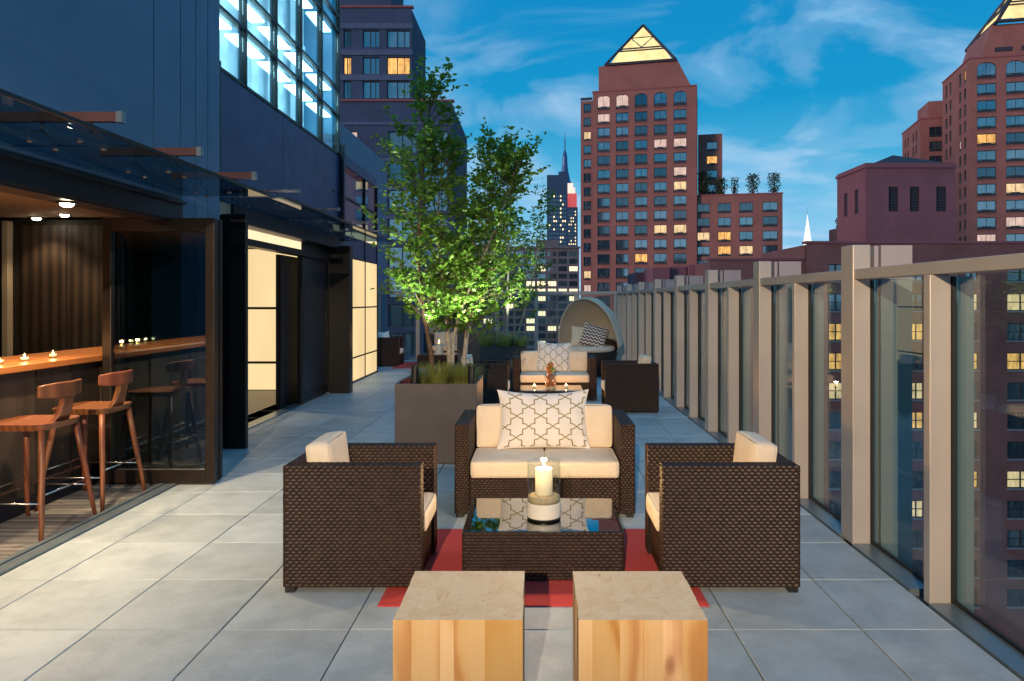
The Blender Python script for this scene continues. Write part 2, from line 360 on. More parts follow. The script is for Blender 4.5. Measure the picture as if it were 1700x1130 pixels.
def thing(name, label, cat, loc=(0, 0, 0), rz=0, group=None):
    o = bpy.data.objects.new(name, None); COL.objects.link(o); o.location = loc; o.rotation_euler = (0, 0, rz); o.empty_display_size = .2
    return tag(o, label, cat, group)
def struct(o): o['kind'] = 'structure'; return o
def stuff(o): o['kind'] = 'stuff'; return o
def kids(o): return [c for c in bpy.data.objects if c.parent == o]
def copy_tree(o, loc=None, rz=None, label=None, parent=None):
    c = o.copy(); COL.objects.link(c); c.parent = parent
    if loc is not None: c.location = loc
    if rz is not None: c.rotation_euler = (0, 0, rz)
    if label: c['label'] = label
    for k in kids(o): copy_tree(k, parent=c)
    return c
def b1(name, mat, parent, *args, bevel=0):
    mb = MB(); mb.box(*args); return mb.build(name, mat, parent, bevel=bevel)
def softbox(name, mat, parent, x0, x1, y0, y1, z0, z1, r=.035, puff=.012, loc=None, piping=False):
    """cushion: a rounded, slightly crowned block"""
    mb = MB(); n = 10; idx = {}
    cx, cy, cz = (x0 + x1) / 2, (y0 + y1) / 2, (z0 + z1) / 2; hx, hy, hz = (x1 - x0) / 2, (y1 - y0) / 2, (z1 - z0) / 2
    def vid(i, j, k):
        if (i, j, k) not in idx:
            p = [2 * i / n - 1, 2 * j / n - 1, 2 * k / n - 1]
            q = [sin(a * pi / 2) * .35 + a * .65 for a in p]
            P = Vector((q[0] * hx, q[1] * hy, q[2] * hz))
            c = Vector((max(-hx + r, min(hx - r, P.x)), max(-hy + r, min(hy - r, P.y)), max(-hz + r, min(hz - r, P.z))))
            d = P - c
            if d.length > 1e-6: P = c + d.normalized() * r
            for a in range(3):
                o1, o2 = (a + 1) % 3, (a + 2) % 3
                P[a] += math.copysign(puff, p[a]) * (1 - p[o1] ** 2) * (1 - p[o2] ** 2) if abs(p[a]) > .99 else 0
            idx[(i, j, k)] = len(mb.v); mb.v.append((cx + P.x, cy + P.y, cz + P.z))
        return idx[(i, j, k)]
    for a in range(n):
        for b in range(n):
            for fc in (((0, a, b), (0, a, b + 1), (0, a + 1, b + 1), (0, a + 1, b)), ((n, a, b), (n, a + 1, b), (n, a + 1, b + 1), (n, a, b + 1)),
                       ((a, 0, b), (a + 1, 0, b), (a + 1, 0, b + 1), (a, 0, b + 1)), ((a, n, b), (a, n, b + 1), (a + 1, n, b + 1), (a + 1, n, b)),
                       ((a, b, 0), (a, b + 1, 0), (a + 1, b + 1, 0), (a + 1, b, 0)), ((a, b, n), (a + 1, b, n), (a + 1, b + 1, n), (a, b + 1, n))):
                mb.f.append(tuple(vid(*q) for q in fc)); mb.mi.append(0)
    o = mb.build(name, mat, parent, smooth=True, loc=loc)
    if piping:
        ins = r * .30
        for s_ in (-1, 1):
            pp = []; R_ = r * .8
            A, B = (hx, hy) if piping is True else (hx, hz)
            for q, (sx, sy) in enumerate(((1, 1), (-1, 1), (-1, -1), (1, -1))):
                for k in range(5):
                    a = pi / 2 * (q + k / 4); pp.append((sx * (A - ins - R_) + R_ * cos(a), sy * (B - ins - R_) + R_ * sin(a)))
            pp.append(pp[0])
            m = MB()
            if piping is True: m.tube([(cx + a, cy + b_, cz + s_ * (hz - ins)) for a, b_ in pp], .0042, 6, cap=False)
            else: m.tube([(cx + a, cy + s_ * (hy - ins), cz + b_) for a, b_ in pp], .0042, 6, cap=False)
            m.build('piping', mat, o, smooth=True)
    return o
def lamp(name, kind, parent, loc, power, color, size=.05, aim=None, cone=60, blend=.4):
    ld = bpy.data.lights.new(name, kind); o = bpy.data.objects.new(name, ld); COL.objects.link(o); o.parent = parent; o.location = loc
    ld.energy = power; ld.color = color; ld.shadow_soft_size = size
    if kind == 'SPOT':
        ld.spot_size = radians(cone); ld.spot_blend = blend
        if aim is not None: o.rotation_euler = (Vector(loc) - Vector(aim)).to_track_quat('Z', 'Y').to_euler()
    return o
def wbox(name, mat, parent, x0, x1, y0, y1, z0, z1, bevel=0):
    """box given in world metres, stored relative to its thing"""
    p = parent; ox = oy = oz = 0
    while p is not None: ox += p.location.x; oy += p.location.y; oz += p.location.z; p = p.parent
    mb = MB(); mb.box(x0 - ox, x1 - ox, y0 - oy, y1 - oy, z0 - oz, z1 - oz); return mb.build(name, mat, parent, bevel=bevel)

# ================================================================== GROUND AND TERRACE FLOOR
g = MB(); g.quad((-9000, -9000, -38), (9000, -9000, -38), (9000, 9000, -38), (-9000, 9000, -38))
struct(g.build('ground', 'joint'))
floor = MB(); floor.box(-7.6, 2.2, -6, 19.3, -.5, -.028)
floor = struct(floor.build('terrace_floor', 'joint'))
PITCH = .61; JX0 = .933; JY0 = 3.411
tile_cache = {}
def tile_geo(mb, x0, x1, y0, y1, top=0.0, g=.0035, c=.003):
    x0 += g; x1 -= g; y0 += g; y1 -= g; b = len(mb.v)
    mb.v += [(x0, y0, -.03), (x1, y0, -.03), (x1, y1, -.03), (x0, y1, -.03), (x0, y0, top - c), (x1, y0, top - c), (x1, y1, top - c), (x0, y1, top - c),
             (x0 + c, y0 + c, top), (x1 - c, y0 + c, top), (x1 - c, y1 - c, top), (x0 + c, y1 - c, top)]
    for q in ((0, 1, 5, 4), (1, 2, 6, 5), (2, 3, 7, 6), (3, 0, 4, 7), (4, 5, 9, 8), (5, 6, 10, 9), (6, 7, 11, 10), (7, 4, 8, 11), (8, 9, 10, 11)): mb.f.append(tuple(b + i for i in q)); mb.mi.append(0)
rest = MB()
for r in range(-15, 27):
    y0 = JY0 + r * PITCH; y1 = y0 + PITCH
    if y1 > 19.25: break
    xs = [JX0 + k * PITCH for k in range(-14, 2)] + [2.0]
    lim = -3.055 if y0 < 6.1 else (-3.947 if y0 < 15.2 else -6.5)
    for a, b_ in zip(xs[:-1], xs[1:]):
        if b_ <= lim + .05: continue
        a = max(a, lim)
        if y0 < 2.1 or (a < -3.4 and y0 < 15) or a < -4.6: tile_geo(rest, a, b_, y0, y1); continue
        key = (round(b_ - a, 3),)
        if key not in tile_cache:
            t = MB(); tile_geo(t, 0, b_ - a, 0, PITCH); tile_cache[key] = t.mesh('tile', 'paving')
        link('tile', tile_cache[key], floor, (a, y0, random.uniform(-.0008, .0008)))
stuff(rest.build('paving', 'paving', floor))

# ================================================================== HOTEL FACADE ON THE LEFT
HB = (-4.0, 6.0, 0)
hotel = thing('hotel_building', 'blue grey hotel wing on the left with dark openings and lit upper glazing', 'building', HB)
wb = lambda n, m, *a, **k: wbox(n, m, hotel, *a, **k)
for a, b_ in ((-6, -.6), (-.6, 2.2), (2.2, 5.86), (5.86, 6.3)):
    wb('cladding_panel', 'cladding_blue', -3.40, -3.14, a + .006, b_ - .006, 2.452, 18, bevel=.004)
for a, b_ in ((6.3, 6.58), (6.58, 6.82), (6.82, 7.08)):
    wb('cladding_panel', 'cladding_blue', -3.40, -3.14, a + .006, b_ - .006, 0, 18, bevel=.004)
wb('wall_core', 'joint', -3.7, -3.41, -6, 7.06, 2.62, 17.9)
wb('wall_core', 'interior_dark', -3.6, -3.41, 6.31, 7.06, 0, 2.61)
wb('upper_body', 'cladding_blue', -13, -5.6, -9, 12.6, 2.7, 18)
wb('upper_body', 'cladding_blue', -5.59, -3.72, -9, 7.0, 2.63, 17.95)
wb('rear_sun_block', 'cladding_blue', -26, 6, -22, -16, -30, 11.5)  # added unseen mass behind the camera, shades the terrace from the sun
wb('end_sun_block', 'cladding_blue', -13, -5.5, 15.62, 26, -2, 6.5)  # added mass that keeps the low sun off the far seating
# header over the bar opening with its two thin ledges
wb('header', 'header', -3.32, -3.12, -6, 6.3, 2.235, 2.448)
wb('header_ledge', 'header', -3.119, -3.085, -6, 6.3, 2.40, 2.425)
wb('header_ledge', 'bronze_frame', -3.119, -3.10, -6, 6.3, 2.25, 2.262)
# bar room shell
wb('bar_ceiling', 'ceiling_tan', -7.5, -3.33, -6, 8.0, 2.46, 2.6)
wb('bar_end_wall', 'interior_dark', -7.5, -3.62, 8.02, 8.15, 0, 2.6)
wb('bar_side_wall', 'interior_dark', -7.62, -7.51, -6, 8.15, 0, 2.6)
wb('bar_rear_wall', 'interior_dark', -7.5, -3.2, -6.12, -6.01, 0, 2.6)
x = -7.4
while x < -3.7:                                          # rough dark boards of the bar's end wall
    w_ = random.choice((.34, .43, .52)); d = random.choice((.02, .028))
    if not (-6.0 < x + w_ / 2 < -5.72): wb('board', 'dark_wood', x, min(x + w_ - .008, -3.65), 8.018 - d, 8.018, .02, 2.40)
    x += w_
wb('pale_post', 'ceiling_tan', -5.93, -5.87, 7.93, 8.015, 0, 2.44)
# portal of the second opening
wb('pier', 'black_frame', -3.36, -3.07, 7.53, 7.60, 0, 2.47, bevel=.006)
wb('pier', 'black_frame', -3.50, -3.15, 12.0, 12.2, 0, 2.47, bevel=.006)
wb('return_wall', 'black_frame', -3.60, -3.365, 7.09, 7.62, 0, 4.1)
wb('portal_head', 'header', -3.62, -3.30, 7.77, 11.99, 2.42, 2.598)
wb('door_head', 'black_frame', -3.60, -3.46, 7.77, 11.99, 2.215, 2.30)
wb('light_slot', 'strip_warm', -3.58, -3.50, 7.78, 10.6, 2.302, 2.418)
wb('light_slot', 'black_frame', -3.58, -3.49, 10.61, 11.98, 2.302, 2.418)
for a, b_, xx in ((10.2, 11.2, -3.68), (10.64, 11.98, -3.52)):
    f = wb('sliding_panel', 'panel_navy', xx - .05, xx, a, b_, .02, 2.213)
    for yy in (a, b_ - .06): wbox('stile', 'black_frame', f, xx + .001, xx + .018, yy, yy + .06, .02, 2.2)
    wbox('kick_rail', 'black_frame', f, xx + .001, xx + .016, a + .061, b_ - .061, .02, .16)
wb('threshold', 'sill_metal', -3.66, -3.50, 7.78, 10.6, -.02, .012)
# lit screen wall seen through the second opening
for i in range(5):
    x0 = -6.9 + i * .62
    for z0, z1 in ((.0, .46), (.49, 1.40), (1.43, 2.44)):
        wb('screen_panel', 'lightbox', x0, x0 + .605, 12.40, 12.43, z0 + .012, z1)
for z0 in (.462, 1.402): wb('screen_rail', 'black_frame', -6.9, -3.81, 12.385, 12.44, z0, z0 + .028)
wb('screen_wall', 'interior_dark', -7.2, -3.62, 12.46, 12.6, 0, 4.0)
wb('hall_ceiling', 'white_wall', -7.2, -3.63, 7.77, 12.39, 2.46, 2.58)
wb('hall_side_wall', 'ceiling_tan', -7.35, -7.2, 7.77, 12.6, 0, 2.6)
wb('hall_near_wall', 'ceiling_tan', -7.2, -3.61, 8.16, 8.24, 0, 2.45)
# dark band below the upper glazing
for a, b_ in ((7.09, 9.85), (9.86, 12.62)): wb('spandrel_panel', 'spandrel', -3.7, -3.5, a, b_, 2.60, 4.09)
wb('corner_post', 'header', -3.62, -3.42, 12.63, 12.74, 2.6, 4.3)
# upper curtain wall: every pane its own piece, strip lights on the ceilings behind
ys = [7.10, 7.57, 8.58, 9.59, 10.60, 11.61, 12.62]; zs = [4.12, 4.80, 5.27, 6.28, 6.54, 7.5, 8.2, 9.2]
for i in range(len(ys) - 1):
    for j in range(len(zs) - 1):
        wb('pane', 'curtain_glass', -3.53, -3.52, ys[i] + .02, ys[i + 1] - .02, zs[j] + .02, zs[j + 1] - .02)
    wb('mullion', 'black_frame', -3.58, -3.485, ys[i + 1] - .018, ys[i + 1] + .018, 4.10, 9.2)
for z in zs: wb('transom', 'black_frame', -3.575, -3.492, 7.1, 12.6, z - .018, z + .018)
for zc in (4.80, 5.27, 6.28, 7.5):
    for i in range(len(ys) - 1):
        if ys[i + 1] - ys[i] > .8 or i == 0: wb('ceiling_strip', 'strip_cool', -3.77, -3.60, ys[i] + .04, ys[i + 1] - .16, zc - .06, zc - .035)
for i in range(len(ys) - 1):
    for zc in (4.33, 5.08, 5.80): wb('blind_rail', 'white_wall', -4.02, -3.98, ys[i] + .1, ys[i + 1] - .35, zc, zc + .09)
    wb('column', 'white_wall', -4.2, -4.05, ys[i] + .55, ys[i] + .78, 4.1, 9.2)
wb('inner_wall', 'white_wall', -5.58, -4.28, 7.1, 12.6, 4.1, 9.3)
wb('inner_floor', 'white_wall', -5.39, -3.73, 7.1, 12.6, 3.95, 4.06)
wb('inner_end_wall', 'cladding_blue', -5.39, -3.6, 12.55, 12.61, 4.1, 9.3)
wb('inner_roof', 'white_wall', -5.39, -3.48, 7.1, 12.6, 9.25, 12)
# glowing glazed wall beyond the second pier, blue glazing over it
gy = [12.22, 14.5, 15.58]
for i in range(2):
    for z0, z1 in ((.03, .45), (.48, 1.40), (1.43, 2.33)):
        wb('lit_pane', 'lightbox', -3.53, -3.50, gy[i] + .02, gy[i + 1] - .02, z0, z1)
    wb('blue_pane', 'spandrel', -3.54, -3.505, gy[i] + .02, gy[i + 1] - .02, 2.36, 2.745)
    wb('slot_light', 'strip_warm', -3.54, -3.50, gy[i] + .02, gy[i + 1] - .02, 2.755, 2.865)
    for z0, z1 in ((2.88, 3.42), (3.45, 4.0)): wb('blue_pane', 'curtain_glass', -3.53, -3.515, gy[i] + .02, gy[i + 1] - .02, z0, z1)
    wb('mullion', 'black_frame', -3.56, -3.488, gy[i + 1] - .018, gy[i + 1] + .018, 0, 4.0)
for z in (.465, 1.415, 2.345, 3.435): wb('transom', 'black_frame', -3.56, -3.491, 12.22, 15.56, z - .014, z + .014)
wb('base_kerb', 'black_frame', -3.6, -3.47, 12.21, 15.6, -.01, .029)
wb('parapet', 'spandrel', -3.72, -3.5, 12.75, 15.6, 4.01, 4.2)
wb('glazing_backing', 'cladding_blue', -5.4, -4.3, 12.75, 15.6, 2.4, 4.2)
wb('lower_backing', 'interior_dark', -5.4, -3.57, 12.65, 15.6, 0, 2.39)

# bar room floor: grey deck boards and the door track
ifl = MB(); ifl.box(-7.5, -3.21, -6, 8.0, -.4, -.02); ifl = struct(ifl.build('bar_floor', 'joint'))
y = 2.9; pl = {}
while y < 7.9:
    x = -3.215
    while x > -4.1:
        w_ = random.choice((.45, .6, .75))
        if w_ not in pl:
            t = MB(); t.box(0, w_ - .005, 0, .094, -.02, 0); pl[w_] = t.mesh('plank', 'deck_grey')
        link('plank', pl[w_], ifl, (x - w_, y, random.uniform(-.001, .0)))
        x -= w_
    y += .1
b = MB(); b.box(-7.2, -3.67, 8.25, 12.38, -.4, 0); hall = struct(b.build('hall_floor', 'deck_grey'))
tr = thing('door_track', 'pale metal sliding door track set in floor in front of bar stools', 'door track', (-3.13, 3, 0))
for a, b_, z in ((-3.205, -3.165, .014), (-3.155, -3.115, .008), (-3.105, -3.062, .014)): wbox('rail', 'sill_metal', tr, a, b_, -5.9, 6.25, -.028, z)
wbox('bed', 'steel', tr, -3.206, -3.061, -5.9, 6.25, -.0305, -.012)

# ---------------------------------------------------------------- glass canopies on spider brackets
def canopy(name, label, x_in, x_out, y0, y1, z, arms, panes, atip, am='bracket_red', ah=.055):
    c = thing(name, label, 'canopy', (x_in, (y0 + y1) / 2, z))
    for a, b_ in zip(panes[:-1], panes[1:]): wbox('glass_pane', 'canopy_glass', c, x_in + .01, x_out, a + .006, b_ - .006, z, z + .014)
    wbox('edge_trim', 'black_frame', c, x_out + .001, x_out + .012, y0, y1, z - .004, z + .018)
    for k, ya in enumerate(arms):
        ar = wbox('arm', am, c, x_in + .001, atip, ya - .02, ya + .02, z + .13, z + .13 + ah)
        wbox('end_cap', 'sill_metal', ar, atip + .001, atip + .035, ya - .022, ya + .022, z + .125, z + .135 + ah)
        for xs_ in (x_out - .24, x_in + .25):
            lx, ly, lz = c.location
            s = MB(); s.tube([(xs_ - lx, ya - ly, z + .128 - lz), (xs_ - lx, ya - ly, z + .07 - lz)], .008, 8)
            for dy in (-.11, .11): s.tube([(xs_ - lx, ya - ly, z + .08 - lz), (xs_ - lx, ya + dy - ly, z + .045 - lz), (xs_ - lx, ya + dy - ly, z + .016 - lz)], .0055, 6)
            sp_ = s.build('spider_fitting', 'dull_steel', c, smooth=True)
            for dy in (-.11, .11):
                q = MB(); q.lathe([(.0, -.014), (.014, -.013), (.02, -.006), (.02, -.001)], 12, (xs_ - lx, ya + dy - ly, z - lz)); q.build('bolt', 'dull_steel', sp_, smooth=True)
    return c
canopy('glass_canopy', 'flat glass canopy on arm brackets over the bar opening', -3.139, -2.36, -1.9, 6.3, 2.475, (-.76, .22, 1.2, 2.19, 3.18, 4.18, 5.16, 6.15), (-1.9, .2, 2.2, 4.25, 6.3), -2.45)
canopy('glass_canopy', 'greenish glass canopy over the second doorway with piers', -3.499, -2.62, 7.45, 13.0, 2.62, (7.92, 9.5, 11.1, 12.5), (7.45, 9.3, 11.15, 13.0), -2.66, 'steel', .03)

# ---------------------------------------------------------------- folding door
dr = thing('folding_door', 'bronze framed glass folding door leaf standing open beside the bar', 'door', (-3.2, 6.07, 0))
def leaf(nm, x0, x1, y, fw=.075, mat='bronze_frame', glass=True):
    lz = .012; f = wbox(nm, mat, dr, x0, x0 + fw, y, y + .055, lz, 2.262, bevel=.004)
    wbox('stile', mat, f, x1 - fw, x1, y, y + .055, lz, 2.262, bevel=.004)
    wbox('bottom_rail', mat, f, x0 + fw + .001, x1 - fw - .001, y + .002, y + .053, lz, .125)
    wbox('top_rail', mat, f, x0 + fw + .001, x1 - fw - .001, y + .002, y + .053, 2.15, 2.262)
    wbox('glazing_bead', 'steel', f, x0 + fw + .05, x1 - fw - .004, y - .004, y + .0015, .128, .14)
    wbox('pane', 'door_glass', f, x0 + fw + .002, x1 - fw - .002, y + .022, y + .034, .127, 2.148)
leaf('leaf_frame', -3.69, -2.742, 6.07)
for k in range(1, 3): leaf('leaf_frame', -3.66, -2.76, 6.07 + .075 * k, .07, 'black_frame')

# ---------------------------------------------------------------- railing on the right
rl = thing('glass_railing', 'beige metal and glass railing along the right edge of the terrace', 'railing', (2.08, 8, 0))
TALL = [4.58 + 1.94 * k for k in range(-4, 8)]; THIN = [3.68 + 1.94 * k for k in range(-3, 8)]
for y in TALL:
    p = wbox('post', 'rail_paint', rl, 2.012, 2.126, y, y + .18, 0, 1.92, bevel=.005)
    wbox('gasket', 'gasket', p, 2.127, 2.142, y - .012, y + .19, .013, 1.69)
    wbox('outer_fin', 'fin_shaded', p, 2.158, 2.185, y + .02, y + .1, -2.5, 1.70); wbox('fin_cap', 'fin_paint', p, 2.158, 2.185, y + .02, y + .1, 1.703, 1.915)
    wbox('outer_fin', 'fin_shaded', p, 2.20, 2.40, y + .015, y + .11, -2.5, 1.70); wbox('fin_cap', 'fin_paint', p, 2.20, 2.40, y + .015, y + .11, 1.703, 1.918)
for y in THIN:
    p = wbox('post', 'rail_paint', rl, 2.012, 2.122, y, y + .06, 0, 1.699, bevel=.004)
    wbox('gasket', 'gasket', p, 2.123, 2.142, y - .012, y + .07, .013, 1.69)
    wbox('outer_fin', 'fin_shaded', p, 2.16, 2.245, y + .01, y + .06, -2.5, 1.69)
ends = sorted(TALL)
for a, b_ in zip(ends[:-1], ends[1:]): wbox('top_rail', 'rail_paint', rl, 2.022, 2.135, a + .181, b_ - .001, 1.70, 1.765, bevel=.004)
allp = sorted(TALL + THIN)
for a, b_ in zip(allp[:-1], allp[1:]):
    wbox('pane', 'rail_glass', rl, 2.143, 2.156, a + .005, b_ - .005, .015, 1.698)
    wbox('sill', 'sill_metal', rl, 2.004, 2.142, a + .182, b_ - .002, -.03, .012)
    wbox('pane_shoe', 'gasket', rl, 2.128, 2.142, a + .19, b_ - .013, .0125, .03)
re_ = thing('glass_railing', 'beige railing with wide glass panes across the far end of the terrace', 'railing', (-1, 19.05, 0))
xs = [2.06 - 1.05 * k for k in range(0, 9)]
for x in xs: wbox('post', 'rail_paint', re_, x - .05, x + .05, 19.0, 19.1, 0, 1.70, bevel=.004)
wbox('top_rail', 'rail_paint', re_, -6.6, 2.20, 18.98, 19.12, 1.702, 1.79, bevel=.004)
for a, b_ in zip(xs[1:], xs[:-1]): wbox('pane', 'rail_glass', re_, a + .052, b_ - .052, 19.05, 19.062, .02, 1.698)
wbox('sill', 'sill_metal', re_, -6.6, 2.0, 18.95, 19.14, -.03, .012)

# ================================================================== CITY
WCACHE = {}
def window_mesh(w, h, style):
    k = (round(w, 2), round(h, 2), style)
    if k in WCACHE: return WCACHE[k]
    f = MB(); t = .09 if style != 'fine' else .07
    y0, y1 = .12, .2
    f.box(0, t, y0, y1, 0, h); f.box(w - t, w, y0, y1, 0, h); f.box(t, w - t, y0, y1, 0, t); f.box(t, w - t, y0, y1, h - t, h)
    if style == 'ac': f.box(t, w * .27, y0 + .03, y1, t, h * .2); f.box(w * .27, w * .73, .06, y1, t, h * .24); f.box(w * .73, w - t, y0 + .03, y1, t, h * .2); f.box(t, w - t, y0 + .01, y1, h * .24, h * .24 + .06); f.box(w * .5 - .03, w * .5 + .03, y0 + .02, y1, h * .3, h - t)
    if style == 'sash': f.box(t, w - t, y0 - .02, y1, h * .5 - .04, h * .5 + .04)
    if style == 'pair': f.box(t, w - t, y0 - .02, y1, h * .5 - .04, h * .5 + .04); f.box(w / 2 - .06, w / 2 + .06, y0 - .02, y1 + .002, t, h - t)
    if style == 'slide': f.box(w * .42, w * .42 + .09, y0, y1 + .002, t, h - t); f.box(w * .72, w * .72 + .06, y0, y1 + .002, t, h - t)
    if style == 'fine': f.box(w / 3 - .08, w / 3 + .08, y0 - .05, y1, t, h - t); f.box(w * 2 / 3 - .08, w * 2 / 3 + .08, y0 - .05, y1, t, h - t)
    p = MB(); p.box(t * .5, w - t * .5, .205, .225, t * .5, h - t * .5)
    WCACHE[k] = [f, p, {}]; return WCACHE[k]
def facade(bld, org, rz, Wd, Ht, wins, wall, depth=.35, sills=False, frame='win_frame', style='ac'):
    """wall sheet with real openings (reveals) and one recessed window object per opening"""
    xs = sorted({0, Wd} | {round(c, 3) for w in wins for c in (w[0], w[0] + w[2])}); zs = sorted({0, Ht} | {round(c, 3) for w in wins for c in (w[1], w[1] + w[3])})
    op = [(round(w[0], 3), round(w[1], 3), round(w[0] + w[2], 3), round(w[1] + w[3], 3)) for w in wins]
    mb = MB()
    for i in range(len(xs) - 1):
        for j in range(len(zs) - 1):
            cx, cz = (xs[i] + xs[i + 1]) / 2, (zs[j] + zs[j + 1]) / 2
            if any(a < cx < c and b_ < cz < d for a, b_, c, d in op): continue
            mb.quad((xs[i], 0, zs[j]), (xs[i + 1], 0, zs[j]), (xs[i + 1], 0, zs[j + 1]), (xs[i], 0, zs[j + 1]))
    for a, b_, c, d in op:
        mb.quad((a, 0, b_), (a, depth, b_), (a, depth, d), (a, 0, d)); mb.quad((c, 0, b_), (c, 0, d), (c, depth, d), (c, depth, b_))
        mb.quad((a, 0, b_), (c, 0, b_), (c, depth, b_), (a, depth, b_)); mb.quad((a, 0, d), (a, depth, d), (c, depth, d), (c, 0, d))
    for w in wins:
        if len(w) > 5 and w[5]:                              # arched head: brick fillers above a segment arc
            x0, z0, ww, hh = w[:4]; r = ww / 2; n = 8
            for sgn, xc in ((1, x0), (-1, x0 + ww)):
                arc = [(x0 + r - sgn * r * cos(pi / 2 * k / n), z0 + hh - r * .62 + r * .62 * sin(pi / 2 * k / n)) for k in range(n + 1)]
                for k in range(n): mb.quad((xc, .01, z0 + hh), (arc[k][0], .01, arc[k][1]), (arc[k + 1][0], .01, arc[k + 1][1]))
    wl = mb.build('wall', wall, bld, loc=org, rz=rz)
    R = Matrix.Rotation(rz, 3, 'Z')
    for w in wins:
        f, p, c = window_mesh(w[2], w[3], style)
        if ('f', frame) not in c: c[('f', frame)] = f.mesh('window', frame)
        if w[4] not in c: c[w[4]] = p.mesh('pane', w[4])
        o = link('window', c[('f', frame)], bld, Vector(org) + R @ Vector((w[0], 0, w[1])), rz)
        link('pane', c[w[4]], o)
    if sills:
        key = ('sill', round(wins[0][2], 2))
        for w in wins:
            k = ('sill', round(w[2], 2))
            if k not in WCACHE:
                q = MB(); q.box(-.06, w[2] + .06, -.10, .02, -.16, -.002); WCACHE[k] = q.mesh('sill', 'sill_stone' if wall == 'brick_dark' else 'sill_brick')
            link('sill', WCACHE[k], bld, Vector(org) + R @ Vector((w[0], 0, w[1])), rz)
    return wl
def pick(lit=.1, dim=.3):
    r = random.random()
    if r < lit * .5: return 'pane_warm'
    if r < lit: return 'pane_pale'
    return 'pane_dim' if r < lit + dim else 'pane_teal'
def grid(xs, ws, zs, h, lit=.1, dim=.3, arch=False, ext=.6, force=None):
    out = []
    for j, z in enumerate(zs):
        for i, x in enumerate(xs):
            w = ws if isinstance(ws, (int, float)) else ws[i]
            pn = (force or {}).get((i, j)) or pick(lit, dim)
            top = arch and j == 0
            out.append((x - w / 2, z - h / 2, w, h + (ext if top else 0), pn, top))
    return out

# ---- brick tower with lit pyramid, centre
random.seed(21)
t1 = thing('brick_tower', 'tall red brick tower with glowing glass pyramid top in the centre', 'tower', (11.7, 153, 0), radians(-13))
ZB = -38
rows = [43.0 - 2.99 * k - ZB for k in range(18)]
lit1 = {(0, 0): 'pane_peach', (1, 0): 'pane_peach', (0, 1): 'pane_peach', (3, 3): 'pane_peach', (4, 3): 'pane_peach', (4, 5): 'pane_peach', (4, 6): 'pane_pale', (3, 9): 'pane_pale', (4, 9): 'pane_pale', (2, 11): 'pane_warm', (1, 5): 'pane_dim'}
facade(t1, (0, 0, ZB), 0, 21.7, 45.7 - ZB, grid([2.35, 6.3, 10.25, 14.25, 18.3], 2.65, rows, 2.2, .0, .25, True, .8, lit1), 'brick_red', .35, True)
facade(t1, (-2.7, .6, ZB), 0, 2.68, 44.2 - ZB, grid([1.45], 1.6, [r - .4 for r in rows], 2.0, .0, .4, False, .6, {(0, 12): 'pane_pale', (0, 13): 'pane_peach', (0, 2): 'pane_pale'}), 'brick_red')
facade(t1, (21.7, 0, ZB), radians(90), 17, 45.7 - ZB, grid([2.2, 5.8, 9.4, 13], 2.0, rows[:9], 2.0, .05, .3), 'brick_red')
def block(b_, n, m, *a): q = MB(); q.box(*a); return q.build(n, m, b_)
block(t1, 'core', 'brick_red', .4, 21.3, .5, 17, ZB, 45.5); block(t1, 'core', 'brick_red', -2.69, .3, 1.1, 14, ZB, 44.15)
block(t1, 'cornice', 'coping_red', -.1, 21.75, -.12, 17.05, 45.72, 46.0); block(t1, 'roof_rail', 'roof_dark', -2.7, -.2, .5, .6, 44.3, 44.9)
# crown block with tapered sides
q = MB(); q.prism([(1.1, 46.0), (20.6, 46.0), (17.8, 51.6), (1.1, 51.6)], 1.2, 15.8); q.build('crown', 'brick_red', t1)
def pyramid(b_, cx, cy, hw, z0, zt, glow='crown_glow'):
    ap = Vector((cx, cy, zt)); cs = [Vector((cx - hw, cy - hw, z0)), Vector((cx + hw, cy - hw, z0)), Vector((cx + hw, cy + hw, z0)), Vector((cx - hw, cy + hw, z0))]
    e = MB()
    for c in cs: e.bar(c, ap, .45, .45)
    for k in range(4): e.bar(cs[k], cs[(k + 1) % 4], .5, .5)
    e.build('edge_beam', 'roof_dark', b_)
    for k in range(4):
        A, B = cs[k], cs[(k + 1) % 4]; P = lambda u, v: A * (1 - u) * (1 - v) + B * u * (1 - v) + ap * v
        ins = (Vector((cx, cy, (z0 + zt) / 2 - 1)) - (A + B + ap) / 3).normalized() * .25
        m = MB()
        for v in (.32, .38): m.bar(P(0, v), P(1, v), .25, .25)
        m.bar(P(0, .66), P(1, .66), .16, .16); m.bar(P(.5, .40), P(.02, .66), .16, .16); m.bar(P(.5, .40), P(.98, .66), .16, .16)
        m.bar(P(.5, .66), P(.5, .68), .1, .1)
        m.build('lattice', 'win_frame', b_)
        tri = [((0, .40), (.5, .40), (0, .65)), ((.5, .40), (1, .65), (0, .65)), ((.5, .40), (1, .40), (1, .65)), ((0, .67), (1, .67), (0, .97)), ((.08, .03), (.92, .03), (.96, .31))]
        faces = [[(.02, .40), (.48, .40), (.02, .64)], [(.5, .41), (.97, .645), (.03, .645)], [(.52, .40), (.98, .40), (.98, .64)], [(.03, .68), (.97, .68), (.5, .985)], [(.16, .03), (.86, .03), (.98, .31), (.02, .31)]]
        for fc in faces:
            s = MB(); s.quad(*[P(u, v) + ins for u, v in fc]); s.quad(*[P(u, v) + ins * 1.4 for u, v in reversed(fc)]); s.build('lit_pane', glow, b_)
pyramid(t1, 10.0, 8.4, 7.4, 51.8, 62.4)
